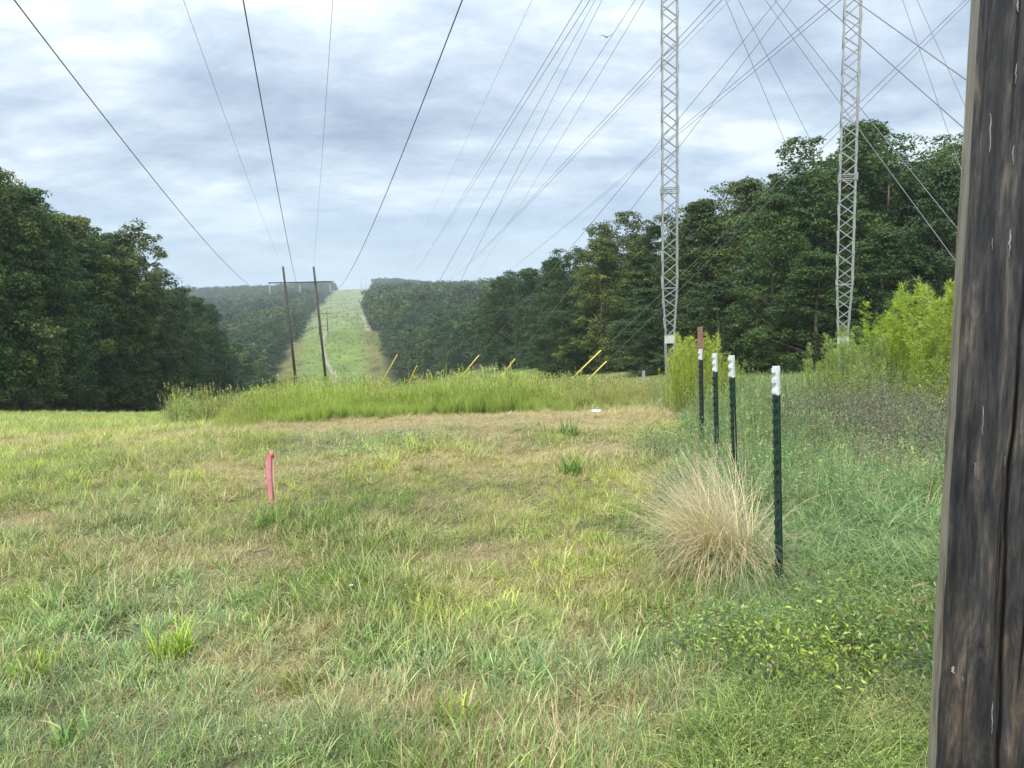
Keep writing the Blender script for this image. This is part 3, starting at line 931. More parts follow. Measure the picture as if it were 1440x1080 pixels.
weed_bush('feathery_weed', 'lime-green feathery weed in the middle of the weed thicket, left of the highest one', 1268, 9.3, 408, 90, (0.31, 0.41, 0.05), .02, 28, 3, 520, .6)
weed_bush('feathery_weed', 'soft grey-green feathery weed at the foot of the right lattice mast', 1200, 9.2, 458, 130, (0.29, 0.38, 0.13), .03, 64, 4, 460, .6)
weed_bush('feathery_weed', 'low green feathery weed at the thicket front, between right mast and timber post', 1225, 8.6, 500, 110, (0.27, 0.37, 0.09), .05, 34, 5, 460, .6)
weed_bush('feathery_weed', 'single pointed dark green weed spire before the trees, left of the lime-green weeds', 1258, 10.0, 392, 22, (0.16, 0.25, 0.07), .03, 4, 6, 520, .6, .2)
weed_bush('feathery_weed', 'olive feathery weed behind the second fence post', 1035, 11.4, 505, 60, (0.20, 0.29, 0.075), .1, 16, 7, 400, .7)

def brush(label, px, py, w, hgt, color, dry, seed, n=2600, cat='bush', name='dry_brush', lsz=.02):
    """a tangle of thin twigs carrying small leaves"""
    gg = np.random.default_rng(seed)
    x, y = hz(px, py) if py < 20 else ground_at(px, py, 3, 30)[0], py if py < 20 else ground_at(px, py, 3, 30)[1]
    z = h1(x, y)
    tw = MB()
    C, Nn = [], []
    for i in range(34):
        a = gg.uniform(0, 6.28); r0 = w * .5 * math.sqrt(gg.uniform(0, 1))
        p = np.array([math.cos(a) * r0 * 1.2, math.sin(a) * r0 * .8, 0.0])
        d = np.array([gg.normal(0, .35), gg.normal(0, .35), 1.0])
        pts = [p.copy()]
        L = hgt * gg.uniform(.6, 1.05) * (1 - .4 * (r0 / (w * .5)) ** 2)
        for s in range(4):
            d += np.array([gg.normal(0, .35), gg.normal(0, .35), gg.normal(0, .12)])
            p = p + d / np.linalg.norm(d) * L / 4
            pts.append(p.copy())
        tw.tube(pts, [.005, .004, .003, .002, .001], 3, False)
        m_ = n // 34
        k = gg.uniform(.9, 4, m_); i0 = np.minimum(k.astype(int), 3); fr_ = (k - i0)[:, None]
        pa = np.array(pts)
        C.append(pa[i0] * (1 - fr_) + pa[i0 + 1] * fr_ + gg.normal(0, .075, (m_, 3)) * (1 + hgt * .3))
        Nn.append(gg.normal(0, 1, (m_, 3)) + np.array([0, 0, .5]))
    th = thing(name, label, cat, (x, y, z))
    C = np.concatenate(C); C[:, 2] = np.maximum(C[:, 2], .02)
    V, F, B, T = leaves(C, np.concatenate(Nn), lsz, gg, .36, .1)
    o = link('leaves', mk_mesh('leaves', V, F, M_PLANT, False, {'br': B, 't': T}), th); o.color = (*color, dry)
    tw.build('twigs', M_TWIG, th)
M_TWIG = solid('grey_twig', (0.17, 0.145, 0.125), 0.85, 0, .3, 9)
GREY = (0.19, 0.195, 0.165)
brush('grey withered brush against the timber post, highest part of the dry thicket', 1322, 6.9, 1.5, 1.25, GREY, .04, 21, 15000)
brush('grey-brown withered brush in the middle of the dry thicket, below the lime-green weeds', 1240, 7.3, 1.7, .95, GREY, .04, 22, 15000)
brush('low purplish grey brush at the left end of the dry thicket', 1170, 7.6, 1.3, .65, (0.20, 0.185, 0.17), .1, 23, 7000)
brush('ash-grey leafy brush in front of the dry thicket, right of the nearest fence post', 1300, 6.0, 1.0, .60, (0.24, 0.26, 0.21), .06, 24, 6000)
brush('round bluish-green leafy weed at the edge of the mown grass, left of the fence posts', 950, 640, .8, .35, (0.15, 0.27, 0.12), .08, 25, 6000, 'weed', 'leafy_weed', .022)
brush('grey-green leafy weed just behind the fallen straw', 1130, 690, 1.0, .5, (0.19, 0.27, 0.14), .12, 26, 6500, 'weed', 'leafy_weed', .02)
brush('yellow-green leafy weed low in the right foreground', 1110, 1000, .55, .26, (0.27, 0.34, 0.085), .05, 27, 3600, 'weed', 'leafy_weed', .026)
brush('feathery green leafy weed in the foreground below the nearest fence post', 1020, 930, .5, .25, (0.20, 0.31, 0.11), .04, 28, 4200, 'weed', 'leafy_weed', .018)
brush('dark green leafy weed in the foreground beside the timber post', 1240, 930, .6, .3, (0.17, 0.26, 0.08), .08, 29, 3600, 'weed', 'leafy_weed', .026)
brush('pale flowering weed beside the rightmost yellow guy guard', 846, 13, .6, .72, (0.36, 0.40, 0.28), .05, 30, 900, 'weed', 'flowering_weed')

def tall_tuft(label, px, py, h, color, seed, dry=.06, n=90, w=(.006, .011), name='grass_clump', spread=.09):
    gg = np.random.default_rng(seed)
    x, y = ground_at(px, py)
    th = link(name, leafmesh(name, [blades(n, (h * .5, h), w, (0, .75), (.05, .4), spread, gg, 4)], M_PLANT), None, (x, y, h1(x, y)), label=label, category='grass clump')
    th.color = (*color, dry)
tall_tuft('bright green grass clump in the lower left of the field', 245, 925, .20, (.26, .38, .05), 1)
tall_tuft('yellow-green grass clump at the left edge of the photo', 45, 950, .18, (.27, .38, .06), 2)
tall_tuft('dark green grass clump near the dry patches, right of the field centre', 803, 668, .26, (.13, .25, .06), 3)
tall_tuft('small dark grass clump in front of the pink-flagged stake', 372, 745, .20, (.12, .23, .06), 4)
tall_tuft('green grass clump left of the field in front of the tan strip', 800, 612, .26, (.15, .26, .09), 5)
tall_tuft('pale green broad grass clump in the bottom middle of the photo', 640, 1020, .18, (.27, .36, .09), 6, .1, 60, (.009, .014))
tall_tuft('bluish grass clump at the bottom left corner', 110, 1050, .16, (.20, .32, .12), 7, .08, 70, (.008, .013))
tall_tuft('straw-tinged grass clump in the lower middle, left of centre', 425, 970, .17, (.26, .32, .12), 8, .35)

# ------------------------------------------------------------------ trees
def env_radius(t, shape):
    if shape == 'column':       # wood-edge tree, leafy to the ground
        return np.clip(np.sin(np.clip(t * 1.02 + .10, 0, 1) * math.pi) ** .55, .05, 1) * (1 - .25 * t)
    if shape == 'round':
        return np.where(t < .12, t / .12 * .75, np.sqrt(np.clip(1 - ((t - .45) / .57) ** 2, 0.02, 1)))
    if shape == 'cone':
        return np.clip((1 - t) * 1.05, .04, 1) * np.clip(t * 12, .3, 1)
    return np.where(t < .45, .04, np.sqrt(np.clip(1 - ((t - .72) / .30) ** 2, 0.02, 1)))   # airy: high crown
def make_tree(seed, shape, nclump, nleaf, lsize, Rr=4.6, HH=20.0, limbs=True, rc=(1.5, 2.4), sub=7):
    """boughs on the crown's envelope, each a cluster of leafy sprays"""
    gg = np.random.default_rng(seed)
    nb = nclump
    t = gg.uniform(.03 if shape != 'airy' else .46, .97, nb)
    a = gg.uniform(0, 6.28, nb)
    k = gg.uniform(.45, 1.0, nb)
    lump = 1 + .22 * np.sin(a * 2 + seed + t * 5) + .15 * np.sin(a * 3 - t * 11 + seed * 2)
    r = env_radius(t, shape) * Rr * k * lump
    cz = t * HH
    C0 = np.c_[r * np.cos(a), r * np.sin(a), cz]
    rb = gg.uniform(rc[0], rc[1], nb) * (1 - .4 * t)
    si = np.repeat(np.arange(nb), sub)
    E_ = gg.normal(0, 1, (len(si), 3)); E_[:, 2] += .35
    E_ += np.c_[np.cos(a), np.sin(a), np.full(nb, .1)][si] * .6
    E_ /= np.linalg.norm(E_, axis=1, keepdims=True)
    C1 = C0[si] + E_ * (rb[si] * gg.uniform(.55, 1.05, len(si)))[:, None] * np.array([1, 1, .62])
    r1 = gg.uniform(.42, .85, len(si)) * (rc[1] / 2.4)
    ci = np.repeat(np.arange(len(si)), nleaf)
    D = gg.normal(0, 1, (len(ci), 3)); D[:, 2] += .45; D += E_[ci] * .4
    D /= np.linalg.norm(D, axis=1, keepdims=True)
    C = C1[ci] + D * (r1[ci] * gg.uniform(.5, 1.15, len(ci)))[:, None] * np.array([1, 1, .7])
    C[:, 2] = np.maximum(C[:, 2], .1)
    Nn = D * .8 + gg.normal(0, .45, D.shape) + np.array([0, 0, .35])
    V, F, B, T = leaves(C, Nn, lsize, gg, .62, .12)
    nclump = len(si)
    cb0 = gg.uniform(0, 1, nb)
    # leaf tone drifts bough by bough and spray by spray
    cb = cb0[si] * .5 + gg.uniform(0, 1, nclump) * .5
    B = np.clip(B * .4 + np.repeat(cb[ci], 4) * .6, 0, 1)
    crown = mk_mesh('crown', V, F, M_TREE, False, {'br': B, 't': T})
    mb = MB()
    mb.tube([(0, 0, -.5), (.08, .05, HH * .2), (-.05, .1, HH * .5), (.1, 0, HH * .72), (.05, 0, HH * .84)], [.22, .18, .13, .07, .03], 8)
    order = np.argsort(-r)[:26 if limbs else 8]
    for i in order:
        z1 = max(cz[i] - r[i] * .75, HH * .08)
        mid = (C0[i] * .55 + np.array([0, 0, z1]) * .45) + gg.normal(0, .2, 3)
        mb.tube([(0, 0, z1), mid, C0[i]], [.09, .06, .02], 5, False)
    trunk = mb.mesh('trunk', M_BARK, True)
    return crown, trunk
NEAR = {
    'column': [make_tree(100 + i, 'column', 92, 44, .25, 4.0) for i in range(4)],
    'round': [make_tree(120 + i, 'round', 112, 44, .25, 4.9) for i in range(3)],
    'slim': [make_tree(130 + i, 'column', 80, 40, .23, 2.5, rc=(1.0, 1.6)) for i in range(4)],
    'pine': [make_tree(140 + i, 'cone', 60, 46, .22, 2.9, rc=(1.0, 1.7)) for i in range(1)],
    'airy': [make_tree(150, 'airy', 36, 20, .26, 2.3, rc=(.8, 1.4), sub=5)],
}
MIDT = [make_tree(160 + i, ('round', 'column')[i % 2], 34, 16, .52, 4.6, limbs=False, rc=(1.5, 2.3))[0] for i in range(5)]

def put_tree(label, px, top_py, Y, shape='column', color=(.06, .09, .03), var=0, wide=1.0, group=None, dry=0.0, tall=None, bright=1.0):
    x = hz(px, Y)
    z = h1(x, Y)
    Hh = (P(px, top_py, Y)[2] - z) if tall is None else tall
    cr, tr = NEAR[shape][var % len(NEAR[shape])]
    th = thing('pine_tree' if shape == 'pine' else 'oak_tree' if shape == 'round' else 'tree', label, 'tree', (x, Y, z), group)
    s = Hh / 19.3
    sw = max(s, .75) * wide * random.uniform(1.0, 1.25)
    th.scale = (sw, sw, s)
    th.rotation_euler = (0, 0, random.uniform(0, 6.28))
    c = link('crown', cr, th); c.color = (*color, dry)
    link('trunk', tr, th)
    return th
DK, MD, OL, BL, YL = (.056, .092, .038), (.076, .125, .042), (.102, .132, .044), (.060, .102, .052), (.130, .165, .046)
LEFT = [
    (-70, 235, 58, 'column', MD, 'partly seen tall tree at the very left edge of the photo'),
    (-8, 246, 62, 'round', OL, 'tallest olive tree of the left wood, with the highest crown there'),
    (42, 272, 66, 'column', MD, 'tall tree of the left wood, second from the photo edge, sloping shoulder'),
    (78, 308, 70, 'slim', DK, 'dark narrow tree of the left wood right of the tallest ones'),
    (106, 314, 76, 'column', YL, 'tree of the left wood with a light green patch on its side'),
    (138, 316, 82, 'round', OL, 'brownish sparse-topped tree in the middle of the left wood skyline'),
    (168, 338, 84, 'column', DK, 'dark tree just left of the thin pale tree above the wood'),
    (204, 402, 88, 'column', (.09, .095, .03), 'olive-brown tree below the thin pale tree in the left wood'),
    (226, 412, 98, 'slim', YL, 'yellowing narrow tree at the step of the left wood'),
    (250, 420, 108, 'column', BL, 'bluish green tree right of the yellowing tree in the left wood'),
    (272, 422, 120, 'column', DK, 'dark tree with a flat top on the lower right part of the left wood'),
    (292, 432, 132, 'column', BL, 'last dark tall tree of the left wood before the bright green one'),
]
PROF_X = [-80, 0, 22, 43, 67, 101, 137, 173, 188, 224, 267, 300, 318, 343, 361, 375, 392]
PROF_Y = [235, 248, 252, 272, 306, 315, 317, 335, 358, 410, 421, 440, 462, 470, 490, 512, 522]
def prof(px): return float(np.interp(px, PROF_X, PROF_Y))
for i in range(27):
    px = -50 + i * 17 + random.uniform(-4, 4)
    Y = float(np.interp(px, [-60, 0, 200, 300, 390], [57, 63, 84, 132, 215])) + random.uniform(-2, 2)
    put_tree('slender leafy tree in the front rank of the left wood, below the skyline', px, prof(px) + random.uniform(8, 42), Y, 'slim',
             tuple(np.array((DK, MD, BL, MD, OL)[i % 5]) * random.uniform(.95, 1.3)), i, 1.0, 'front rank of the left wood')
for i, (px, tp, Y, shp, c, lab) in enumerate(LEFT):
    put_tree(lab, px, tp, Y, shp, c, i, 1.0, dry=.03 if i in (5, 7) else .0)
put_tree('thin pale-leaved tree rising alone above the left wood', 209, 333, 92, 'airy', (.16, .20, .10), 0, .95)
RIGHT = [
    (1372, 196, 66, 'round', MD, 'tree half hidden behind the top of the timber post'),
    (1322, 240, 60, 'column', DK, 'dark tree between the big rounded tree and the timber post'),
    (1288, 262, 64, 'column', DK, 'dark low-topped tree in the dip left of the timber post'),
    (1243, 200, 66, 'round', MD, 'big rounded tree just right of the right lattice mast, tallest on the right'),
    (1206, 186, 72, 'column', MD, 'tall tree directly behind the right lattice mast'),
    (1162, 200, 68, 'round', MD, 'big tree just left of the right lattice mast'),
    (1118, 256, 64, 'pine', (.05, .09, .035), 'feathery pine left of the big tree beside the right mast'),
    (1088, 282, 62, 'column', (.07, .11, .035), 'lighter green tree in front, midway between the two lattice masts'),
    (1052, 262, 78, 'column', OL, 'olive sparse-topped tree midway between the two masts, on the skyline'),
    (1022, 268, 82, 'round', OL, 'loose-crowned olive tree right of the left lattice mast'),
    (984, 290, 80, 'column', (.075, .11, .03), 'light green tree just right of the left lattice mast'),
    (955, 322, 82, 'column', MD, 'small tree immediately behind the left lattice mast on its right'),
    (919, 322, 88, 'pine', DK, 'slender dark pine just left of the left lattice mast'),
    (898, 338, 90, 'column', OL, 'low olive tree left of the slender dark pine'),
    (870, 306, 98, 'round', (.085, .105, .032), 'olive-topped tree, highest left of the left mast'),
    (845, 342, 92, 'column', YL, 'yellow-green tree at the bright corner of the right wood'),
    (808, 356, 108, 'round', DK, 'dark rounded tree left of the yellow-green corner tree'),
    (776, 368, 118, 'column', DK, 'dark tree second left of the yellow-green corner tree'),
    (746, 382, 128, 'column', BL, 'dark bluish tree on the descending skyline of the right wood'),
    (724, 386, 138, 'round', DK, 'round-topped dark tree sticking up on the descending skyline'),
    (700, 398, 146, 'column', BL, 'bluish green tree lower on the descending skyline'),
    (1240, 330, 56, 'column', (.05, .085, .03), 'low leafy tree in front of the big rounded tree, right of the right mast'),
    (1150, 360, 56, 'column', (.06, .1, .03), 'low leafy tree in front, left of the right mast'),
    (1010, 400, 66, 'column', DK, 'low dark tree in front, right of the left mast'),
    (905, 410, 76, 'column', DK, 'low dark tree in front, left of the left mast foot'),
    (790, 440, 96, 'round', DK, 'low dark tree in front of the right wood beyond the yellow guards'),
]
for i, (px, tp, Y, shp, c, lab) in enumerate(RIGHT):
    put_tree(lab, px, tp, Y, shp, c, i, 1.05, dry=.0)
# back rows that close the gaps
for i in range(16):
    px = -60 + i * 40 if i < 8 else 900 + (i - 8) * 62
    Y = (78 + i * 3) if i < 8 else 92 + (i % 3) * 5
    tp = np.interp(px, [-60, 0, 60, 110, 170, 200, 260], [262, 270, 315, 335, 360, 420, 440]) if i < 8 else np.interp(px, [900, 960, 1050, 1150, 1240, 1340], [360, 345, 300, 240, 225, 262])
    if i < 8: put_tree('tree in the second row of the left wood, seen through front row gaps', px, tp, Y, 'round', DK, i, 1.15, 'second row of the left wood')
    else: put_tree('tree in the second row of the right wood, seen through front row gaps', px, tp, Y, 'round', DK, i, 1.15, 'second row of the right wood')

# individual trees of the middle distance, then the far-off wood as one mass
def poisson(x0, x1, y0, y1, d, gg):
    nx, ny = int((x1 - x0) / d), int((y1 - y0) / d)
    i, j = np.meshgrid(np.arange(nx), np.arange(ny))
    return x0 + (i.ravel() + gg.uniform(.1, .9, nx * ny)) * d, y0 + (j.ravel() + gg.uniform(.1, .9, nx * ny)) * d
gt_ = np.random.default_rng(9)
X, Y = poisson(-260, 60, 125, 2300, 8.5, gt_)
X2, Y2 = poisson(-900, 1500, 440, 2300, 10.5, gt_)
def mids():
    X, Y = poisson(-200, 40, 118, 450, 7.6, gt_)
    px = 720 + 1080 * X / Y
    le, re = left_edge(Y), right_edge(Y)
    l_ok = (X < le - 2.5) & (px > 245) & (Y > 125)
    r_ok = (X > re + 2.5) & (px < 735) & (Y > 150)
    cand = [(Y[i], X[i], 'l' if l_ok[i] else 'r') for i in range(len(X)) if l_ok[i] or r_ok[i]]
    # the first rows from the edge of the clearing, and every tree near the viewer
    out = []
    for y, x, s in sorted(cand):
        e = (left_edge(y) - x) if s == 'l' else (x - right_edge(y))
        if e < 11 or (y > 230 and e < 34) or y > 330: out.append((x, y, s))
    return out
ml = mids()
print('mid trees', len(ml))
ml = ml[:236]
YMAX = max(m[1] for m in ml)
for i, (x, y, s) in enumerate(ml):
    u = gt_.uniform()
    c = np.array(BL if u < .45 else DK if u < .75 else MD if u < .92 else YL) * gt_.uniform(.85, 1.25)
    px = 720 + 1080 * x / y
    z = h1(x, y)
    hh = gt_.uniform(14, 19)
    lab, grp = (('tree of the hazy wood in the valley left of the cleared strip', 'valley trees left of the cleared strip') if s == 'l' else
                ('tree of the wooded slope right of the cleared strip, below the skyline', 'slope trees right of the cleared strip'))
    if s == 'l' and abs(px - 325) < 26 and y < 200: c = np.array((.13, .17, .04)); hh = 15.5
    o = link('tree', MIDT[i % 5], None, (x, y, z - .5), label=lab, category='tree', group=grp)
    k = hh / 20
    o.scale = (k * gt_.uniform(1.05, 1.35), k * gt_.uniform(1.05, 1.35), k)
    o.rotation_euler = (0, 0, gt_.uniform(0, 6.28))
    o.color = (*[float(v) for v in c], .02)

def far_wood():
    protos = []
    for i in range(5):
        gg = np.random.default_rng(200 + i)
        nc = 34
        t = gg.uniform(.2, .97, nc); a = gg.uniform(0, 6.28, nc)
        r = env_radius(t, 'round') * 4.6 * np.sqrt(gg.uniform(.3, 1, nc))
        C0 = np.c_[r * np.cos(a), r * np.sin(a), t * 17]
        ci = np.repeat(np.arange(nc), 15)
        D = gg.normal(0, 1, (len(ci), 3)); D[:, 2] += .4; D /= np.linalg.norm(D, axis=1, keepdims=True)
        V, F, B, T = leaves(C0[ci] + D * 1.5, D + gg.normal(0, .4, D.shape), 1.15, gg, .7, .12)
        protos.append(mk_mesh('far_crown', V, F, M_FAR, False, {'br': B * .5 + .22, 't': T}))
    X, Y = poisson(-1500, 1500, 130, 2300, 8.6, gt_)
    le, re = left_edge(Y), right_edge(Y)
    px = 720 + 1080 * X / Y
    wob = (fbm(X * 0 + 7, Y, .03, 211, 3) - .5) * 16
    ok = ((X < le - 2 + wob) & (px > -60)) | ((X > re + 2 + wob) & (px < 1460))
    ok &= (px > 190) & (px < 960)
    taken = {(round(m[0], 3), round(m[1], 3)) for m in ml}
    pts = np.array([(m[0], m[1]) for m in ml])
    X, Y = X[ok], Y[ok]
    # keep clear of the trees that stand there already
    near = np.zeros(len(X), bool)
    sel = np.where(Y < YMAX + 10)[0]
    for i in sel:
        near[i] = (np.hypot(pts[:, 0] - X[i], pts[:, 1] - Y[i]).min() < 6.5) or Y[i] < 235
    X, Y = X[~near], Y[~near]
    X3, Y3 = poisson(-1900, 500, 2850, 3150, 15, gt_)
    X, Y = np.r_[X, X3], np.r_[Y, Y3]
    n = len(X)
    s = gt_.uniform(.62, 1.3, n) * (.8 + .4 * fbm(X, Y, .012, 183, 2))
    cv = fbm(X, Y, .02, 181, 3)[:, None]
    tint = (np.array([.040, .066, .036]) + (np.array([.075, .10, .04]) - np.array([.040, .066, .036])) * sstep(.4, .65, cv)) * gt_.uniform(.6, 1.6, (n, 1)) * (.75 + .6 * fbm(X, Y, .008, 185, 3))[:, None]
    rot = np.c_[np.zeros(n), np.zeros(n), gt_.uniform(0, 6.28, n)]
    o = gn_scatter('far_wood', np.c_[X, Y, H(X, Y) - 1], rot, np.c_[s * 1.15, s * 1.15, s], gt_.integers(0, 5, n), tint, np.full(n, .02), protos)
    print('far trees', n)
far_wood()
def scrub():
    protos = []
    for i in range(3):
        gg = np.random.default_rng(260 + i)
        n = 60
        D = gg.normal(0, 1, (n, 3)); D[:, 2] = np.abs(D[:, 2]); D /= np.linalg.norm(D, axis=1, keepdims=True)
        V, F, B, T = leaves(D * gg.uniform(.4, 1, (n, 1)) * np.array([.9, .9, .7]), D + gg.normal(0, .4, D.shape), .42, gg, .6, .1)
        protos.append(mk_mesh('scrub_bush', V, F, M_FAR, False, {'br': B, 't': T}))
    Y = 215 * (1500 / 215) ** gt_.uniform(0, 1, 4200)
    X = left_edge(Y) + gt_.uniform(0.03, .97, len(Y)) * (right_edge(Y) - left_edge(Y))
    ok = gt_.uniform(0, 1, len(X)) < sstep(.42, .62, fbm(X, Y, .05, 191, 3)) * .9 + .10
    X, Y = X[ok], Y[ok]; n = len(X)
    s = gt_.uniform(.35, 1.0, n) * (1 + sstep(300, 900, Y) * .7)
    tint = np.array([.19, .27, .09]) * gt_.uniform(.8, 1.3, (n, 1)) + np.array([.06, .05, .05]) * sstep(450, 800, Y)[:, None]
    gn_scatter('scrub', np.c_[X, Y, H(X, Y) - .1], np.c_[np.zeros(n), np.zeros(n), gt_.uniform(0, 6.28, n)], np.c_[s, s, s * .8], gt_.integers(0, 3, n), tint, np.full(n, .05), protos)
scrub()

# ------------------------------------------------------------------ wood-pole line: H frames and conductors
def wood_h_frame(label, Lp, Rp, topL, topR, arm_y, Y, scale=1.0, mats=(M_POLE, M_POLE, M_INS)):
    """poles at pixel columns, built at depth Y"""
    xb = (P(Lp[0], Lp[1], Y), P(Rp[0], Rp[1], Y))
    xt = (P(*topL, Y), P(*topR, Y))
    cx = (xb[0][0] + xb[1][0]) / 2
    z0 = min(h1(xb[0][0], Y), h1(xb[1][0], Y)) - .3
    th = thing('wood_h_frame', label, 'utility pole', (cx, Y, z0))
    loc = np.array([cx, Y, z0])
    tops = []
    for b, t in zip(xb, xt):
        d = (t - b); k = (z0 - b[2]) / d[2]
        bb = b + d * k
        m = MB(); m.tube([bb - loc, (bb + t) / 2 - loc, t - loc], [.21 * scale, .18 * scale, .15 * scale], 12)
        m.build('pole', mats[0], th, True)
        tops.append(t)
    aL, aR = P(378, arm_y[0], Y), P(467, arm_y[1], Y)
    u = (aR - aL)
    m = MB(); m.bar(aL - loc - np.array([0, .25, 0]), aR - loc - np.array([0, .25, 0]), .10, .17, (0, 0, 1)); m.build('crossarm', mats[1], th)
    ends = []
    for px in (379.5, 422, 464.5):
        f = (px - 378) / 89.0
        p = aL + u * f - np.array([0, .25, 0])
        m = MB()
        m.tube([p - loc - np.array([0, 0, .08]), p - loc - np.array([0, 0, .40])], .025, 6)
        m.build('hanger', M_GALV2, th)
        m = MB()
        for k in range(10):
            zt = p[2] - .40 - k * .105
            q = np.array([p[0], p[1], zt]) - loc
            m.tube([q, q - np.array([0, 0, .04]), q - np.array([0, 0, .095])], [.05, .13, .04], 10)
        m.build('insulator_string', mats[2], th, True)
        e = np.array([p[0], p[1], p[2] - .40 - 1.05])
        m = MB(); m.box(Vector(e - loc), (.1, .35, .14)); m.build('clamp', M_GALV2, th)
        ends.append(e)
    return th, tops, ends
HY = 112
hf, tops, ends = wood_h_frame('dark wooden H-frame pole pair with crossarm standing in the cleared strip', (415.5, 532), (458, 532), (398, 375), (441, 375), (398, 396), HY)

def wire(name, label, fit, far, near_t=-.35, far_t=1.0, rad=.014, m=M_WIRE, cat='wire', group=None, n=60, guard=None, bow=None):
    """a sagging wire hung in the vertical plane through two ground points.
    fit: pixels on it; far: world end point; the near plan point is given by the first pixel and its depth"""
    pass
def sag_wire(label, A, B, sag, rad, m=M_WIRE, name='wire', cat='wire', group=None, n=40, n_side=5):
    """wire from A to B hanging sag metres below the chord at mid-span"""
    A, B = np.array(A, float), np.array(B, float)
    t = np.linspace(0, 1, n)[:, None]
    pts = A + (B - A) * t
    pts[:, 2] -= (4 * sag * t * (1 - t))[:, 0]
    mb = MB(); mb.tube([Vector(p) for p in pts], rad, n_side, True)
    o = mb.build(name, m, None, True, label=label, category=cat)
    if group: o['group'] = group
    return o
def fit_wire(label, near, mid, B, rad, m=M_WIRE, back=1.0, name='wire', cat='wire', group=None, n=48):
    """near=(px,py,Y): a point of the wire; mid=(px,py): another seen point; B: world end. Sag is solved so that
    the wire passes all three; it is then carried on behind the viewer by `back` times the visible length."""
    A = P(*near); B = np.array(B, float)
    v = ray(*mid)
    # meet of the sight line with the vertical plane through A and B
    n_ = np.array([B[1] - A[1], -(B[0] - A[0])])
    den = n_ @ v[:2]
    Yv = (n_ @ A[:2]) / den if abs(den) > 1e-9 else (A[1] + B[1]) / 2
    M_ = np.array([v[0] * Yv, Yv, EYE + v[2] * Yv])
    L = np.linalg.norm(B[:2] - A[:2])
    s = np.linalg.norm(M_[:2] - A[:2]) / L
    zc_ = A[2] + (B[2] - A[2]) * s
    k = (zc_ - M_[2]) / max(s * (1 - s), 1e-3)       # z = chord - k s(1-s)
    ok = 0.02 < s < .98 and k > -1.0
    if not ok: k = .5
    k = float(np.clip(k, 0, L * .25))
    t = np.linspace(-back, 1, n)
    pts = A[None] + (B - A)[None] * t[:, None]
    pts[:, 2] -= k * t * (1 - t)
    print('%-60s s=%.2f k=%.2f A=%s ok=%s' % (label[:60], s, k, np.round(A, 1), ok))
    mb = MB(); mb.tube([Vector(p) for p in pts], rad, 5, True)
    o = mb.build(name, m, None, True, label=label, category=cat)
    if group: o['group'] = group
    return o
CY = 16.5
fit_wire('leftmost thick conductor running from the top left corner to the wooden H-frame', (20, 0, CY), (180, 207), ends[0], .015, back=.6, name='power_line', cat='power line')
fit_wire('middle thick conductor dropping to the centre of the wooden H-frame crossarm', (342, 0, CY), (378, 200), ends[1], .015, back=.6, name='power_line', cat='power line')
fit_wire('right thick conductor sloping down to the right end of the wooden H-frame crossarm', (650, 0, CY), (588, 160), ends[2], .015, back=.6, name='power_line', cat='power line')
fit_wire('thin shield wire ending at the top of the left pole of the wooden H-frame', (258, 0, 24), (326, 190), tops[0], .007, back=.6, name='shield_wire', cat='power line')
fit_wire('thin shield wire ending at the top of the right pole of the wooden H-frame', (468, 0, 24), (455, 190), tops[1], .007, back=.6, name='shield_wire', cat='power line')
# beyond the H frame, down to the next one
F2Y = 400
nxt = [P(px, 436, F2Y) for px in (440, 452, 464)]
for e, q, wd in zip(ends, nxt, ('left', 'middle', 'right')):
    sag_wire('thin conductor leaving the %s insulator of the wooden H-frame towards the valley' % wd, e, q, 9, .014, group=None, name='power_line', cat='power line')

def far_frame(label, px, base_py, top_py, Y, w, name='far_h_frame', m=M_POLE, r=.22):
    x = hz(px, Y)
    z = h1(x, Y)
    zt = P(px, top_py, Y)[2]
    th = thing(name, label, 'utility pole', (x, Y, z))
    hgt = zt - z
    for s in (-1, 1):
        mb = MB(); mb.tube([(s * w / 2, 0, -.5), (s * w / 2, 0, hgt)], [r, r * .7], 8); mb.build('pole', m, th, True)
    mb = MB(); mb.bar((-w, -.3, hgt * .86), (w, -.3, hgt * .86), .3, .3); mb.build('crossarm', m, th)
    return th
far_frame('tiny wooden H-frame on the near green rise of the cleared strip', 452, 470, 436, F2Y, 4.5)
far_frame('pale steel H-frame in the far dip of the cleared strip', 494, 470, 432, 620, 8, m=M_GALV, r=.3)
far_frame('faint steel H-frame high on the far end of the cleared strip', 488, 430, 414, 1050, 9, m=M_GALV, r=.4)
far_frame('faint tower standing against the sky on the far ridge', 511.5, 405, 389, 1580, 9, m=M_GALV, r=.45)

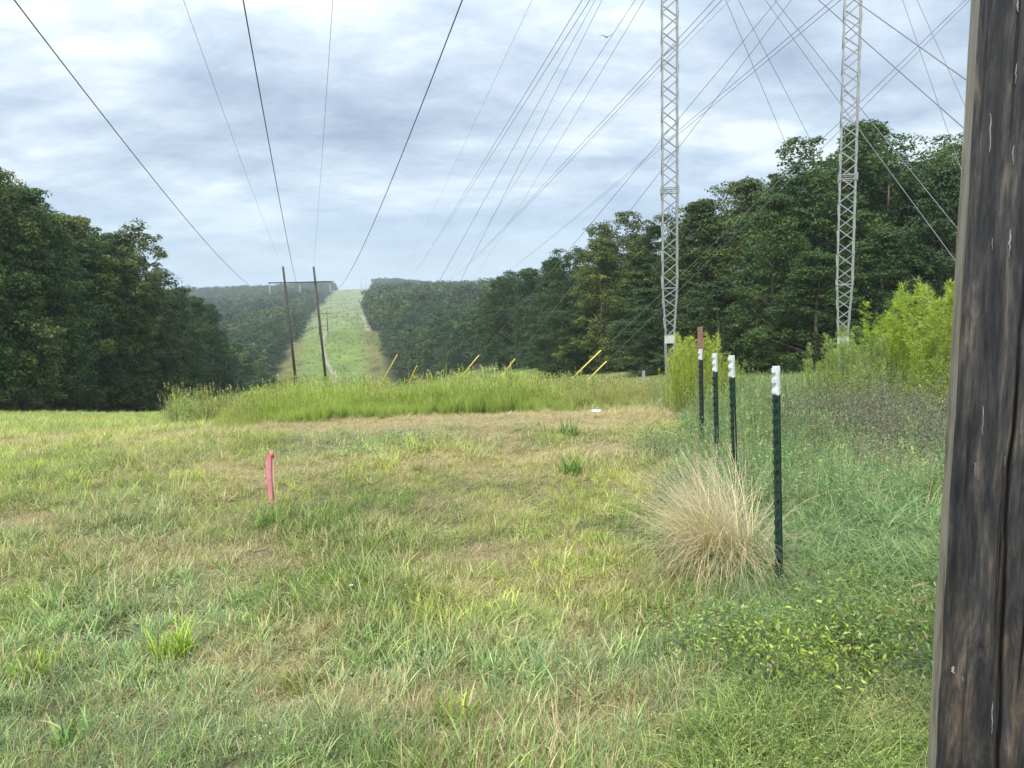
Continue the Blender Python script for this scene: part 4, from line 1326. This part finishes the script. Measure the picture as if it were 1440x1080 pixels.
# ------------------------------------------------------------------ guyed lattice masts
def lattice_mast(label, top, base, Y, w, group=None, joints=(268,), plate_py=478, taper_py=405, face=0.0):
    """top/base: pixels of the axis (top lies above the frame)"""
    Tw, Bw = P(*top, Y), P(*base, Y)
    z0 = h1(Bw[0], Y)
    d = Tw - Bw
    Bw = Bw + d * ((z0 - Bw[2]) / d[2])
    th = thing('lattice_mast', label, 'mast', tuple(Bw), group)
    d = Tw - Bw; Ht = np.linalg.norm(d)
    q = Vector((0, 0, 1)).rotation_difference(Vector(d))
    th.rotation_mode = 'QUATERNION'; th.rotation_quaternion = q
    def zpy(py): return (P(base[0], py, Y)[2] - Bw[2]) * Ht / d[2]
    zp, zt = zpy(plate_py), zpy(taper_py)
    h = w / 2; hb = w * .29
    yaw = R(face)
    def cor(z, s):
        f = min(1, max(0, (z - zp) / (zt - zp)))
        k = hb + (h - hb) * f
        a, b = s
        x, y = a * k, b * k
        return Vector((x * math.cos(yaw) - y * math.sin(yaw), x * math.sin(yaw) + y * math.cos(yaw), z))
    sg = [(-1, -1), (1, -1), (1, 1), (-1, 1)]
    for s in sg:
        mb = MB()
        # angle section: two flats
        for lo, hi in ((zp, zt), (zt, Ht)):
            a, b = cor(lo, s), cor(hi, s)
            inx = Vector((-s[0] * math.cos(yaw), -s[0] * math.sin(yaw), 0)); iny = Vector((s[1] * math.sin(yaw), -s[1] * math.cos(yaw), 0))
            mb.bar(a + inx * .035, b + inx * .035, .07, .014, iny)
            mb.bar(a + iny * .042, b + iny * .042, .014, .07, iny)
        mb.build('leg', M_GALV, th)
    # zig-zag lacing; front and back mirror each other
    ph = w * .88
    unit = MB(); unit.bar((0, 0, 0), (0, 0, 1), .05, .045, (0, 1, 0)); um = unit.mesh('brace', M_GALV)
    def brace(a, b):
        o = link('brace', um, th)
        v = b - a
        o.location = a
        o.rotation_mode = 'QUATERNION'; o.rotation_quaternion = v.to_track_quat('Z', 'Y')
        o.scale = (1, 1, v.length)
    z = zp + .12; i = 0
    while z < Ht - ph * .5:
        loc_w = w if z > zt else w * .8
        z2 = min(z + loc_w * .80, Ht)
        for f in range(4):
            s1, s2 = sg[f], sg[(f + 1) % 4]
            # the faces across from one another run opposite ways
            if i % 2 == 0: brace(cor(z, s1), cor(z2, s2))
            else: brace(cor(z, s2), cor(z2, s1))
        z = z2; i += 1
    for jz in [zt] + [zpy(j) for j in joints]:
        mb = MB()
        for dz in ((-.09, .09) if jz != zt else (0,)):
            for f in range(4):
                mb.bar(cor(jz + dz, sg[f]) * 1.0, cor(jz + dz, sg[(f + 1) % 4]), .05, .05)
        if jz != zt:
            for s in sg:
                c = cor(jz, s); mb.box(c, (.09, .09, .34))
        mb.build('splice' if jz != zt else 'ring', M_GALV, th)
    mb = MB(); mb.box(Vector((0, 0, zp + .03)), (hb * 2.35, hb * 2.35, .34), Matrix.Rotation(yaw, 3, 'Z')); mb.build('base_plate', M_PLATE, th)
    # the foot below the plate tapers to a pin
    mb = MB()
    mb.tube([(0, 0, -.3), (0, 0, .3)], [.35, .30], 12); mb.build('footing', solid('concrete_footing', (.42, .41, .38), .9, 0, .15, 5), th)
    mb = MB()
    for s in sg:
        a, b = cor(zp - .14, s), Vector((s[0] * .12, s[1] * .12, .3))
        mb.bar(a, b, .08, .08)
    nseg = 3
    for k in range(nseg):
        za, zb = .3 + (zp - .5) * k / nseg, .3 + (zp - .5) * (k + 1) / nseg
        for f in range(4):
            def pc(z, s):
                t = (z - .3) / (zp - .44); e = cor(zp - .14, s); b_ = Vector((s[0] * .12, s[1] * .12, .3)); return b_ + (e - b_) * t
            mb.bar(pc(za, sg[f]), pc(zb, sg[(f + 1) % 4]), .04, .012, (0, 1, 0))
    mb.build('foot_frame', M_GALV, th)
    return th, Tw
MY = 35.0
ma, TA = lattice_mast('left of the two guyed lattice masts, its foot beside the feathery weed', (941.5, -190), (942, 532), MY, .70, joints=(268,), face=-9.5)
mb_, TB = lattice_mast('right of the two guyed lattice masts, rising from the weeds before the big trees', (1205, -190), (1184, 522), MY, .70, joints=(250,), face=-21, plate_py=480, taper_py=400)

# guy wires: world anchor from pixel+depth; yellow guards on the six that show them
def guy(label, top, pts, Yb, rad=.011, guard=None, sag=.12):
    """top: world point at the mast head; pts: pixel low on the wire and its depth"""
    B = P(pts[0], pts[1], Yb)
    # carry on to the ground
    d = B - top
    ts = np.linspace(.6, 2.2, 600)
    Q = top[None] + d[None] * ts[:, None]
    g_ = H(Q[:, 0], Q[:, 1])
    i = int(np.argmax(Q[:, 2] < g_)) or 599
    E = Q[i]
    th = thing('guy_wire', label, 'guy wire', tuple(E))
    t = np.linspace(0, 1, 16)[:, None]
    L = top[None] + (E - top)[None] * t
    L[:, 2] -= (4 * sag * t * (1 - t))[:, 0]
    m = MB(); m.tube([Vector(p - E) for p in L], rad * 1.35, 5); m.build('strand', M_GUY, th, True)
    u = (top - E) / np.linalg.norm(top - E)
    if guard:
        Ln = np.linalg.norm(top - E)
        guard = min(np.linspace(0, Ln * .5, 400), key=lambda q_: abs(proj(E + u * q_)[1] - guard))
        m = MB(); m.tube([Vector(u * .15), Vector(u * guard)], [.042, .040], 8); m.build('guard', M_YEL, th, True)
    m = MB(); m.tube([Vector((0, 0, 0)) - Vector(u * .4), Vector(u * .16)], .02, 6); m.build('anchor_rod', M_GALV2, th)
    return E
TC = P(1552, -190, MY)     # head of a third mast, out of the picture beyond the timber post
guy('guy wire ending in the leftmost yellow guard above the tall grass', TA, (548, 518), 58, .008, 499)
guy('guy wire ending in the short yellow guard second from the left', TA, (581, 525), 66, .008, 514)
guy('guy wire ending in the yellow guard third from the left', TB + np.array([1.4, 0, 0]), (660, 516), 52, .010, 500)
guy('guy wire ending in the yellow guard fourth from the left', TB + np.array([1.6, 0, 0]), (714, 518), 54, .010, 505)
guy('guy wire ending in the long yellow guard near the left lattice mast', TC, (822, 515), 46, .011, 493)
guy('guy wire ending in the rightmost yellow guard behind the pale weed', TC, (846, 515), 48, .010, 508)
guy('steeper of the two guy wires crossing the sky between the masts to behind the trees', TA, (1125, 247), 52, .009)
guy('second guy wire between the masts, right of the steeper one', TA, (1146, 206), 52, .009)
guy('lower of two guy wires crossing before the right mast down towards the timber post', TA, (1346, 367), 24, .010)
guy('upper of two guy wires crossing before the right mast down towards the timber post', TA, (1348, 320), 24, .010)
guy('lower of the two flattest guy wires running from top centre to the timber post', TA, (1357, 176), 22, .012)
guy('upper and flattest guy wire running from top centre to the timber post', TA, (1357, 105), 22, .012)
guy('steep guy wire from the right mast head down left of the timber post', TB, (1342, 206), 30, .009)
guy('steep guy wire nearest the top of the timber post', TB, (1357, 144), 30, .009)

# bundled conductors of the steel line, from the far ridge over the masts
def bundle(label, near, mid, far, Yn=36, Yf=520, gap=.45, spacers=(), rad=.014, grp=None, two=True):
    """one phase of two sub-conductors with spacers"""
    th = None
    B = P(far[0], far[1], Yf); A = P(near[0], near[1], Yn)
    v = ray(*mid)
    n_ = np.array([B[1] - A[1], -(B[0] - A[0])])
    Yv = (n_ @ A[:2]) / (n_ @ v[:2])
    L = np.linalg.norm(B[:2] - A[:2]); M_ = np.array([v[0] * Yv, Yv, EYE + v[2] * Yv])
    s = np.linalg.norm(M_[:2] - A[:2]) / L
    k = (A[2] + (B[2] - A[2]) * s - M_[2]) / max(s * (1 - s), 1e-3)
    print('bundle', label[:40], 's=%.3f k=%.1f Yv=%.1f' % (s, k, Yv))
    k = float(np.clip(k, 0, 60))
    th = thing('power_line', label, 'power line', tuple(A))
    t = np.concatenate([np.linspace(0, .2, 40), np.linspace(.21, 1, 40)])
    side = np.array([B[1] - A[1], -(B[0] - A[0]), 0]) / L
    def at(tt, o):
        tt = np.atleast_1d(tt)[:, None]
        q = (B - A)[None] * tt + side[None] * o
        q[:, 2] -= (k * tt * (1 - tt))[:, 0]
        return q
    for o in ((-gap / 2, gap / 2) if two else (0,)):
        m = MB(); m.tube([Vector(p) for p in at(t, o)], rad * 1.35, 5); m.build('conductor', M_WIRE, th, True)
    for py in spacers:
        best = min(np.linspace(0, 1, 1500), key=lambda tt: abs(proj(at(tt, 0)[0] + A)[1] - py))
        m = MB(); m.bar(Vector(at(best, -gap / 2)[0]), Vector(at(best, gap / 2)[0]), .06, .06); m.build('spacer', M_GALV2, th)
    return th
bundle('left bundled conductor pair of the steel line, sloping down to the distant ridge', (911, -140), (624, 321), (577, 392), spacers=(321,))
bundle('right bundled conductor pair passing behind the left mast towards the distant ridge', (1140, -140), (700, 330), (628, 398), spacers=(330,))
bundle('lowest bundled conductor pair, crossing the left mast halfway up and dropping to the right wood', (1320, -120), (769, 339), (706, 387), spacers=(339,))
bundle('single thin wire between the left and right conductor pairs, ending left', (985, -140), (723, 259), (630, 396), two=False, rad=.011)
bundle('single thin wire between the left and right conductor pairs, ending right', (990, -140), (745, 267), (660, 396), two=False, rad=.011)
bundle('faint shield wire high above the left conductor pair', (800, -110), (640, 230), (560, 400), two=False, rad=.006)
bundle('faint shield wire beside the right conductor pair at the left mast', (1135, -110), (930, 89), (640, 392), two=False, rad=.006)

# ------------------------------------------------------------------ fence posts
def t_post(label, top, bot, Y, white_px, rust=False):
    """studded steel T post: top and bottom pixels, depth"""
    Tp, Bp = P(*top, Y), P(*bot, Y)
    z0 = h1(Bp[0], Y)
    d = Tp - Bp
    Bp = Bp + d * ((z0 - .12 - Bp[2]) / d[2])
    d = Tp - Bp; L = np.linalg.norm(d)
    th = thing('fence_post', label, 'fence post', tuple(Bp), 'white-topped steel fence posts')
    th.rotation_mode = 'QUATERNION'
    th.rotation_quaternion = Vector((0, 0, 1)).rotation_difference(Vector(d)) @ Matrix.Rotation(R(random.uniform(-76, -66)), 3, 'Z').to_quaternion()
    wl_ = white_px / FPX * Y
    def tee(m, z0_, z1_, e=0.0):
        m.box(Vector((0, 0, (z0_ + z1_) / 2)), (.044 + e, .005 + e, z1_ - z0_))
        m.box(Vector((0, .0125, (z0_ + z1_) / 2)), (.005 + e, .026 + e, z1_ - z0_))
        z = z0_ + .02
        while z < z1_ - .012:
            m.box(Vector((0, -.010, z)), (.015 + e, .018 + e, .022))
            z += .0535
    m = MB(); tee(m, 0, L - wl_); m.build('shaft', M_TGREEN, th)
    m = MB(); tee(m, L - wl_, L, .0008); m.build('white_tip', M_TWHITE, th)
    return th
P1, P2_, P3_, P4_ = (3.88, 5.15, 6.2, 7.6)
t_post('nearest and largest white-topped dark green steel fence post, in front of the straw clump', (1090.5, 515), (1096, 860), P1, 41)
t_post('second nearest white-topped steel fence post, rising from the back of the straw', (1028, 500), (1034, 700), P2_, 31)
t_post('third white-topped steel fence post, just left of the second', (1004.5, 497), (1008, 650), P3_, 26)
t_post('farthest white-topped steel fence post, with a brown stake behind its head', (984.5, 491), (986, 580), P4_, 15)
def box_stake(name, label, cat, top, bot, Y, w, dpt, m):
    Tp, Bp = P(*top, Y), P(*bot, Y)
    d = Tp - Bp
    z0 = h1(Bp[0], Y) - .1
    Bp = Bp + d * ((z0 - Bp[2]) / d[2])
    th = thing(name, label, cat, tuple(Bp))
    d = Tp - Bp
    th.rotation_mode = 'QUATERNION'; th.rotation_quaternion = Vector((0, 0, 1)).rotation_difference(Vector(d))
    L = float(np.linalg.norm(d))
    mb = MB()
    h_, t_ = w / 2, dpt / 2
    v = [(-h_, -t_, 0), (h_, -t_, 0), (h_, t_, 0), (-h_, t_, 0), (-h_, -t_, L - w * .1), (h_, -t_, L), (h_, t_, L - w * .05), (-h_, t_, L - w * .15)]
    mb.add(v, [(0, 3, 2, 1), (4, 5, 6, 7), (0, 1, 5, 4), (1, 2, 6, 5), (2, 3, 7, 6), (3, 0, 4, 7)])
    mb.build('shaft', m, th)
    return th, L
box_stake('wooden_stake', 'reddish brown wooden stake rising above the farthest fence post', 'stake', (984.5, 459), (986, 580), P4_ + .06, .048, .03, M_STAKE)
sx, sy = ground_at(386, 714)
st, SL = box_stake('survey_stake', 'pink-flagged wooden survey stake standing alone in the mown field', 'stake', (382, 633), (386.5, 714), sy, .026, .012, M_LATH)
def ribbon(parent, pts, w, name='ribbon'):
    V, F = [], []
    pts = [Vector(p) for p in pts]
    for i, p in enumerate(pts):
        tw = .5 * math.sin(i * .9 + w * 70)
        s = Vector((math.cos(tw), math.sin(tw), .15)) * w / 2 * (1 + .25 * math.sin(i * 1.7))
        for k, f in enumerate((-1, 0, 1)):
            V.append(p + s * f + Vector((0, .006 * math.sin(i * 1.3 + k * 2), 0)))
    for i in range(len(pts) - 1):
        for k in range(2): F.append((i * 3 + k, i * 3 + k + 1, i * 3 + k + 4, i * 3 + k + 3))
    o = link(name, mk_mesh(name, np.array([tuple(v) for v in V]), F, M_PINK, True), parent)
    md = o.modifiers.new('s', 'SUBSURF'); md.levels = 1; md.render_levels = 1
# knot round the lath, then two long tails and a flick
m = MB(); m.tube([(0, 0, SL - .055), (0, 0, SL - .012)], [.017, .014], 8); m.build('ribbon_knot', M_PINK, st, True)
ribbon(st, [(-.010, -.012, SL - .02), (-.022, -.014, SL - .06), (-.036, -.016, SL - .11), (-.040, -.018, SL - .16), (-.032, -.02, SL - .21), (-.026, -.018, SL - .27), (-.030, -.02, SL - .33), (-.024, -.02, SL - .38), (-.012, -.02, SL - .405)], .020)
ribbon(st, [(-.006, -.014, SL - .03), (-.014, -.02, SL - .09), (-.018, -.022, SL - .15), (-.018, -.024, SL - .22), (-.020, -.022, SL - .29), (-.012, -.022, SL - .34), (-.020, -.022, SL - .375)], .018)
ribbon(st, [(-.02, -.016, SL - .20), (-.040, -.018, SL - .23), (-.058, -.020, SL - .245), (-.082, -.018, SL - .262)], .020)
box_stake('marker_post', 'small grey marker post left of the left lattice mast', 'post', (905, 521), (905, 537), 30, .11, .1, M_GALV2)

# ------------------------------------------------------------------ big timber post on the right
def timber():
    Y0 = 1.16
    e = P(1335, 540, Y0)
    phi = R(26.5)
    ax = np.array([math.cos(phi), -math.sin(phi)]); dp = np.array([math.sin(phi), math.cos(phi)])
    W, D, z0, z1 = .27, .20, -.35, 3.6
    th = thing('timber_post', 'massive dark weathered timber post filling the right edge of the photo', 'post', (e[0], e[1], 0))
    th.rotation_euler = (0, .009, 0)
    nx, nz = 190, 560
    gg = np.random.default_rng(3)
    us = np.concatenate([np.linspace(0, .5, 150), np.linspace(.515, 1, 40)]); zs = np.linspace(z0, z1, nz)
    U, Zz = np.meshgrid(us, zs)
    ux, uz = U.ravel() * W, Zz.ravel()
    rel = (fbm(ux, uz * .05, 95, 301, 3) - .5) * .0035 + (fbm(ux, uz, 7, 305, 3) - .5) * .005
    # long splits: each a wandering line with its own span
    def crack(c0, c1, za, zb, wid, dep, wob, seed):
        c = c0 + (c1 - c0) * np.clip((uz - za) / (zb - za), 0, 1) + (fbm(uz * 0 + seed, uz, 5.5, seed, 3) - .5) * wob
        taper = np.clip(np.minimum(uz - za, zb - uz) / .15, 0, 1)
        return -dep * np.exp(-((ux - c) / (wid * (.35 + .65 * taper) + 1e-4)) ** 2) * taper
    CR_ = [(.090, .073, .3, 1.55, .0019, .026, .018, 401), (.074, .086, 1.46, 2.15, .0012, .016, .008, 402), (.068, .066, 1.02, 1.36, .0013, .014, .006, 403),
           (.050, .046, 1.75, 2.2, .0010, .006, .006, 404), (.022, .020, 1.2, 1.5, .0009, .006, .006, 405), (.105, .10, .9, 1.7, .0012, .01, .01, 406),
           (.15, .14, .3, 2.6, .003, .02, .02, 407), (.20, .20, .1, 2.0, .003, .02, .02, 408), (.035, .034, .8, 1.1, .0009, .006, .004, 409), (.010, .012, 1.7, 2.3, .0009, .005, .004, 410)]
    for a in CR_: rel = rel + crack(*a)
    kd = np.hypot((ux - .052) / .8, (uz - 1.03) / 1.3)
    rel = rel + .0016 * np.cos(kd * 900) * np.exp(-(kd / .016) ** 2) - .004 * np.exp(-(kd / .004) ** 2)
    cor = .006 * np.exp(-(ux / .007) ** 2) + .006 * np.exp(-((W - ux) / .007) ** 2)
    off = rel - cor
    edge_w = (fbm(uz * 0 + 5, uz, 6, 331, 4) - .5) * .006 * (U.ravel() < .5) * (1 - U.ravel() * 2)
    Xf = ax[0] * (ux + edge_w) - dp[0] * off; Yf = ax[1] * (ux + edge_w) - dp[1] * off
    V = np.c_[Xf, Yf, uz]
    i, j = np.meshgrid(np.arange(nz - 1), np.arange(nx - 1), indexing='ij'); i, j = i.ravel(), j.ravel()
    F = np.c_[i * nx + j, i * nx + j + 1, (i + 1) * nx + j + 1, (i + 1) * nx + j]
    crackm = np.clip(-sum(crack(*a) for a in CR_) / .012, 0, 1)
    me = mk_mesh('front_face', V, F, M_TIMBER, True, {'u': U.ravel() * W})
    link('front_face', me, th)
    # left flank
    nd = 26
    vs = np.linspace(0, 1, nd)
    Vv, Z2 = np.meshgrid(vs, zs)
    dd, z2 = Vv.ravel() * D, Z2.ravel()
    rel2 = (fbm(dd, z2 * .05, 90, 341, 3) - .5) * .004 + (fbm(dd + 3, z2, 9, 345, 3) - .5) * .005
    ew = (fbm(z2 * 0 + 5, z2, 6, 331, 4) - .5) * .006
    f0 = (1 - Vv.ravel()) ** 6
    e0 = V[::nx][:, :2]; e0 = np.repeat(e0, nd, axis=0)
    base = np.c_[dp[0] * dd, dp[1] * dd]
    side = base - np.outer(rel2 * (1 - f0), ax)
    side = side + (e0 - 0) * f0[:, None]
    V2 = np.c_[side, z2]
    i, j = np.meshgrid(np.arange(nz - 1), np.arange(nd - 1), indexing='ij'); i, j = i.ravel(), j.ravel()
    F2 = np.c_[i * nd + j, (i + 1) * nd + j, (i + 1) * nd + j + 1, i * nd + j + 1]
    link('weathered_flank', mk_mesh('weathered_flank', V2, F2, M_FLANK, True), th)
    # remaining sides
    m = MB()
    c0 = Vector((ax[0] * W, ax[1] * W, 0)); c1 = Vector((ax[0] * W + dp[0] * D, ax[1] * W + dp[1] * D, 0)); c2 = Vector((dp[0] * D, dp[1] * D, 0)); c3 = Vector((0, 0, 0))
    up0, up1 = Vector((0, 0, z0)), Vector((0, 0, z1))
    m.add([c0 + up0, c0 + up1, c1 + up0, c1 + up1, c2 + up0, c2 + up1, c3 + up1], [(0, 2, 3, 1), (2, 4, 5, 3), (1, 3, 5, 6)])
    m.build('back', M_FLANK, th)
    # pale resin runs standing proud of the face
    def drip(px, pa, pb, w):
        # where the sight lines meet the front plane
        nrm = np.array([-dp[0], -dp[1]])
        pts = []
        for py in np.linspace(pa, pb, 9):
            v = ray(px + (py - pa) * -.02, py)
            t = (nrm @ np.array([e[0], e[1]])) / (nrm @ v[:2])
            pts.append(np.array([v[0] * t - e[0], t - e[1], EYE + v[2] * t]))
        m = MB(); Vd, Fd = [], []
        for k, p in enumerate(pts):
            f = k / 8
            ww = .4 * w * (.25 + .75 * math.sin(math.pi * min(1, f * .9 + .08)) ** .7) * (.7 + .6 * random.random()) / FPX * 1.2
            jx = random.uniform(-1, 1) * w * .25 / FPX
            for s, lift in ((-1, .001), (-.5, .0042), (.5, .0042), (1, .001)):
                q = p + np.array([ax[0], ax[1], 0]) * (s * ww / 2 + jx) - np.array([dp[0], dp[1], 0]) * lift
                Vd.append(q)
        for k in range(8):
            for s in range(3): Fd.append((k * 4 + s, k * 4 + s + 1, k * 4 + s + 5, k * 4 + s + 4))
        m.add(Vd, Fd); m.build('resin_run', M_RESIN, th, True)
    for a in ((1413, 0, 18, 5), (1432, 12, 62, 5), (1431, 60, 182, 4), (1412, 90, 118, 3), (1377, 160, 215, 4), (1409, 205, 232, 4), (1406, 322, 362, 5), (1381, 335, 352, 2), (1371, 570, 612, 3), (1360, 650, 668, 2), (1402, 640, 655, 2), (1332, 936, 946, 8), (1346, 950, 956, 4), (1388, 985, 1030, 3), (1437, 700, 712, 4)):
        drip(*a)
def wood_mats():
    m, n, l, out = mat('dark_timber')
    p = n.new('ShaderNodeBsdfPrincipled'); p.inputs['Roughness'].default_value = .72; p.inputs['Specular IOR Level'].default_value = .3
    ov = objvec(n, l, (16, 16, 2.2)); n1 = noise(n, l, 2.6, 12, .72, ov, .35)
    ov2 = objvec(n, l, (14, 14, 6)); n2 = noise(n, l, 1.6, 8, .66, ov2, .6)
    ov3 = objvec(n, l, (150, 150, 9)); n3 = noise(n, l, 2.0, 6, .7, ov3, .5)
    a = ramp(n, [(0.30, (0.006, 0.0065, 0.0075)), (0.44, (0.019, 0.020, 0.023)), (0.56, (0.050, 0.047, 0.045)), (0.70, (0.15, 0.125, 0.10))]); l.new(n1, a.inputs[0])
    b = ramp(n, [(0.42, (.85, .85, .88)), (0.55, (1.35, 1.18, 1.0)), (0.68, (2.3, 1.7, 1.3))]); l.new(n2, b.inputs[0])
    c = ramp(n, [(0.35, (.7, .7, .7)), (0.65, (1.3, 1.3, 1.3))]); l.new(n3, c.inputs[0])
    # the low part of the post has lost its coating and shows browner wood
    tcz = n.new('ShaderNodeTexCoord'); sz = n.new('ShaderNodeSeparateXYZ'); l.new(tcz.outputs['Object'], sz.inputs[0])
    f = mth(n, l, 'MULTIPLY', mth(n, l, 'SUBTRACT', 2.05, mth(n, l, 'ADD', sz.outputs[2], mth(n, l, 'MULTIPLY', n2, .9))), 1.6, True)
    col = mixc(n, l, 1.0, a.outputs[0], mixc(n, l, f, (1.0, 1.0, 1.05), b.outputs[0]), 'MULTIPLY')
    col = mixc(n, l, 1.0, col, c.outputs[0], 'MULTIPLY')
    # round greenish scuffs
    l.new(col, p.inputs['Base Color'])
    bp = n.new('ShaderNodeBump'); bp.inputs['Strength'].default_value = .5; bp.inputs['Distance'].default_value = .004
    l.new(n1, bp.inputs['Height']); l.new(bp.outputs[0], p.inputs['Normal'])
    l.new(p.outputs[0], out.inputs[0])
    m2, n, l, out = mat('grey_flank_wood')
    p = n.new('ShaderNodeBsdfPrincipled'); p.inputs['Roughness'].default_value = .85
    ov = objvec(n, l, (70, 70, 1.3)); n1 = noise(n, l, 2.4, 8, .65, ov, .3)
    ov2 = objvec(n, l, (4, 4, 3)); n2 = noise(n, l, 1.6, 5, .6, ov2, .4)
    a = ramp(n, [(0.3, (0.10, 0.085, 0.065)), (0.5, (0.31, 0.265, 0.20)), (0.75, (0.46, 0.40, 0.31))]); l.new(n1, a.inputs[0])
    b = ramp(n, [(0.38, (.55, .45, .38)), (0.55, (1, 1, 1))]); l.new(n2, b.inputs[0])
    l.new(mixc(n, l, 1.0, a.outputs[0], b.outputs[0], 'MULTIPLY'), p.inputs['Base Color'])
    l.new(p.outputs[0], out.inputs[0])
    return m, m2
M_TIMBER, M_FLANK = wood_mats()
M_RESIN = solid('pale_resin', (.26, .26, .26), .5, 0, .4, 60)
timber()

# ------------------------------------------------------------------ birds and litter
def bird(label, px, py, Y, span, roll, name='bird', yaw=0.0):
    p = P(px, py, Y)
    th = thing(name, label, 'bird', tuple(p))
    th.rotation_euler = (R(8), roll, yaw)
    s = span
    # one continuous body-and-wings skin: cross sections along the span
    V, F = [], []
    secs = [(-.50, .115, .02, .012), (-.40, .085, .075, .018), (-.26, .11, .12, .022), (-.12, .035, .15, .028), (-.04, -.01, .17, .05), (0, -.02, .20, .06), (.04, -.01, .17, .05), (.12, .035, .15, .028), (.26, .11, .12, .022), (.40, .085, .075, .018), (.50, .115, .02, .012)]
    for x, z, c, t in secs:
        for k in range(8):
            a = 2 * math.pi * k / 8
            V.append((x * s, math.cos(a) * c * s * .5 - abs(x) * .12 * s, (z + math.sin(a) * t * .5) * s))
    for i in range(len(secs) - 1):
        for k in range(8): F.append((i * 8 + k, i * 8 + (k + 1) % 8, (i + 1) * 8 + (k + 1) % 8, (i + 1) * 8 + k))
    F += [tuple(range(8))[::-1], tuple((len(secs) - 1) * 8 + k for k in range(8))]
    link('body', mk_mesh('body', np.array(V), F, M_BIRD, True), th)
    m = MB(); m.tube([(0, .08 * s, -.02 * s), (0, .16 * s, -.015 * s), (0, .21 * s, -.02 * s)], [.03 * s, .022 * s, .006 * s], 6); m.build('head', M_BIRD, th, True)
    m = MB(); m.add([(-.02 * s, -.08 * s, -.01 * s), (.02 * s, -.08 * s, -.01 * s), (.06 * s, -.22 * s, 0), (-.06 * s, -.22 * s, 0), (0, -.09 * s, .01 * s)], [(0, 1, 2, 3), (0, 4, 1), (1, 4, 2), (4, 3, 2), (0, 3, 4)]); m.build('tail', M_BIRD, th)
bird('bird flying high with bent wings, right of the centre of the sky', 853.5, 52, 70, 1.35, R(-6), yaw=R(10))
bird('tiny distant bird low in the sky above the cleared strip', 483, 303, 160, .75, R(20), yaw=R(30))
def scrap(label, px, py, w):
    x, y = ground_at(px, py)
    gg = np.random.default_rng(int(px))
    V, F = [], []
    for i in range(6):
        for j in range(5):
            V.append(((i / 5 - .5) * w + gg.normal(0, w * .05), (j / 4 - .5) * w * .7 + gg.normal(0, w * .05), .07 + gg.uniform(0, w * .45)))
    for i in range(5):
        for j in range(4): F.append((i * 5 + j, (i + 1) * 5 + j, (i + 1) * 5 + j + 1, i * 5 + j + 1))
    o = link('litter', mk_mesh('litter', np.array(V), F, M_PAPER, True), None, (x, y, h1(x, y)), label=label, category='litter')
    md = o.modifiers.new('t', 'SOLIDIFY'); md.thickness = .002
scrap('crumpled white plastic scrap on the straw strip before the tall grass', 838, 589, .10)
scrap('tiny white scrap in the grass below the centre of the field', 495, 843, .018)

# ------------------------------------------------------------------ haze
def haze():
    m, n, l, out = mat('haze')
    v = n.new('ShaderNodeVolumePrincipled')
    v.inputs['Color'].default_value = (0.80, 0.90, 1.0, 1)
    v.inputs['Density'].default_value = 0.00022
    v.inputs['Anisotropy'].default_value = 0.0
    l.new(v.outputs[0], out.inputs['Volume'])
    mb = MB(); mb.box(Vector((0, 0, 0)), (9400, 9400, 1.0))
    o = mb.build('haze', m, None, kind='stuff')
    o.scale = (1, 1, 125); o.location = (0, 0, 10)
haze()
for ob in list(COL.objects):
    if ob.name.split('.')[0] in ('twigs', 'stems', 'foliage', 'leaves', 'culms', 'green_blades', 'foot_frame'): ob['kind'] = 'stuff'
# a last look at what the ground does at the haze box's floor
_g = [ob for ob in bpy.data.objects if ob.name == 'ground'][0]
_z = [v.co.z for v in _g.data.vertices]
print('ground z range', min(_z), max(_z))
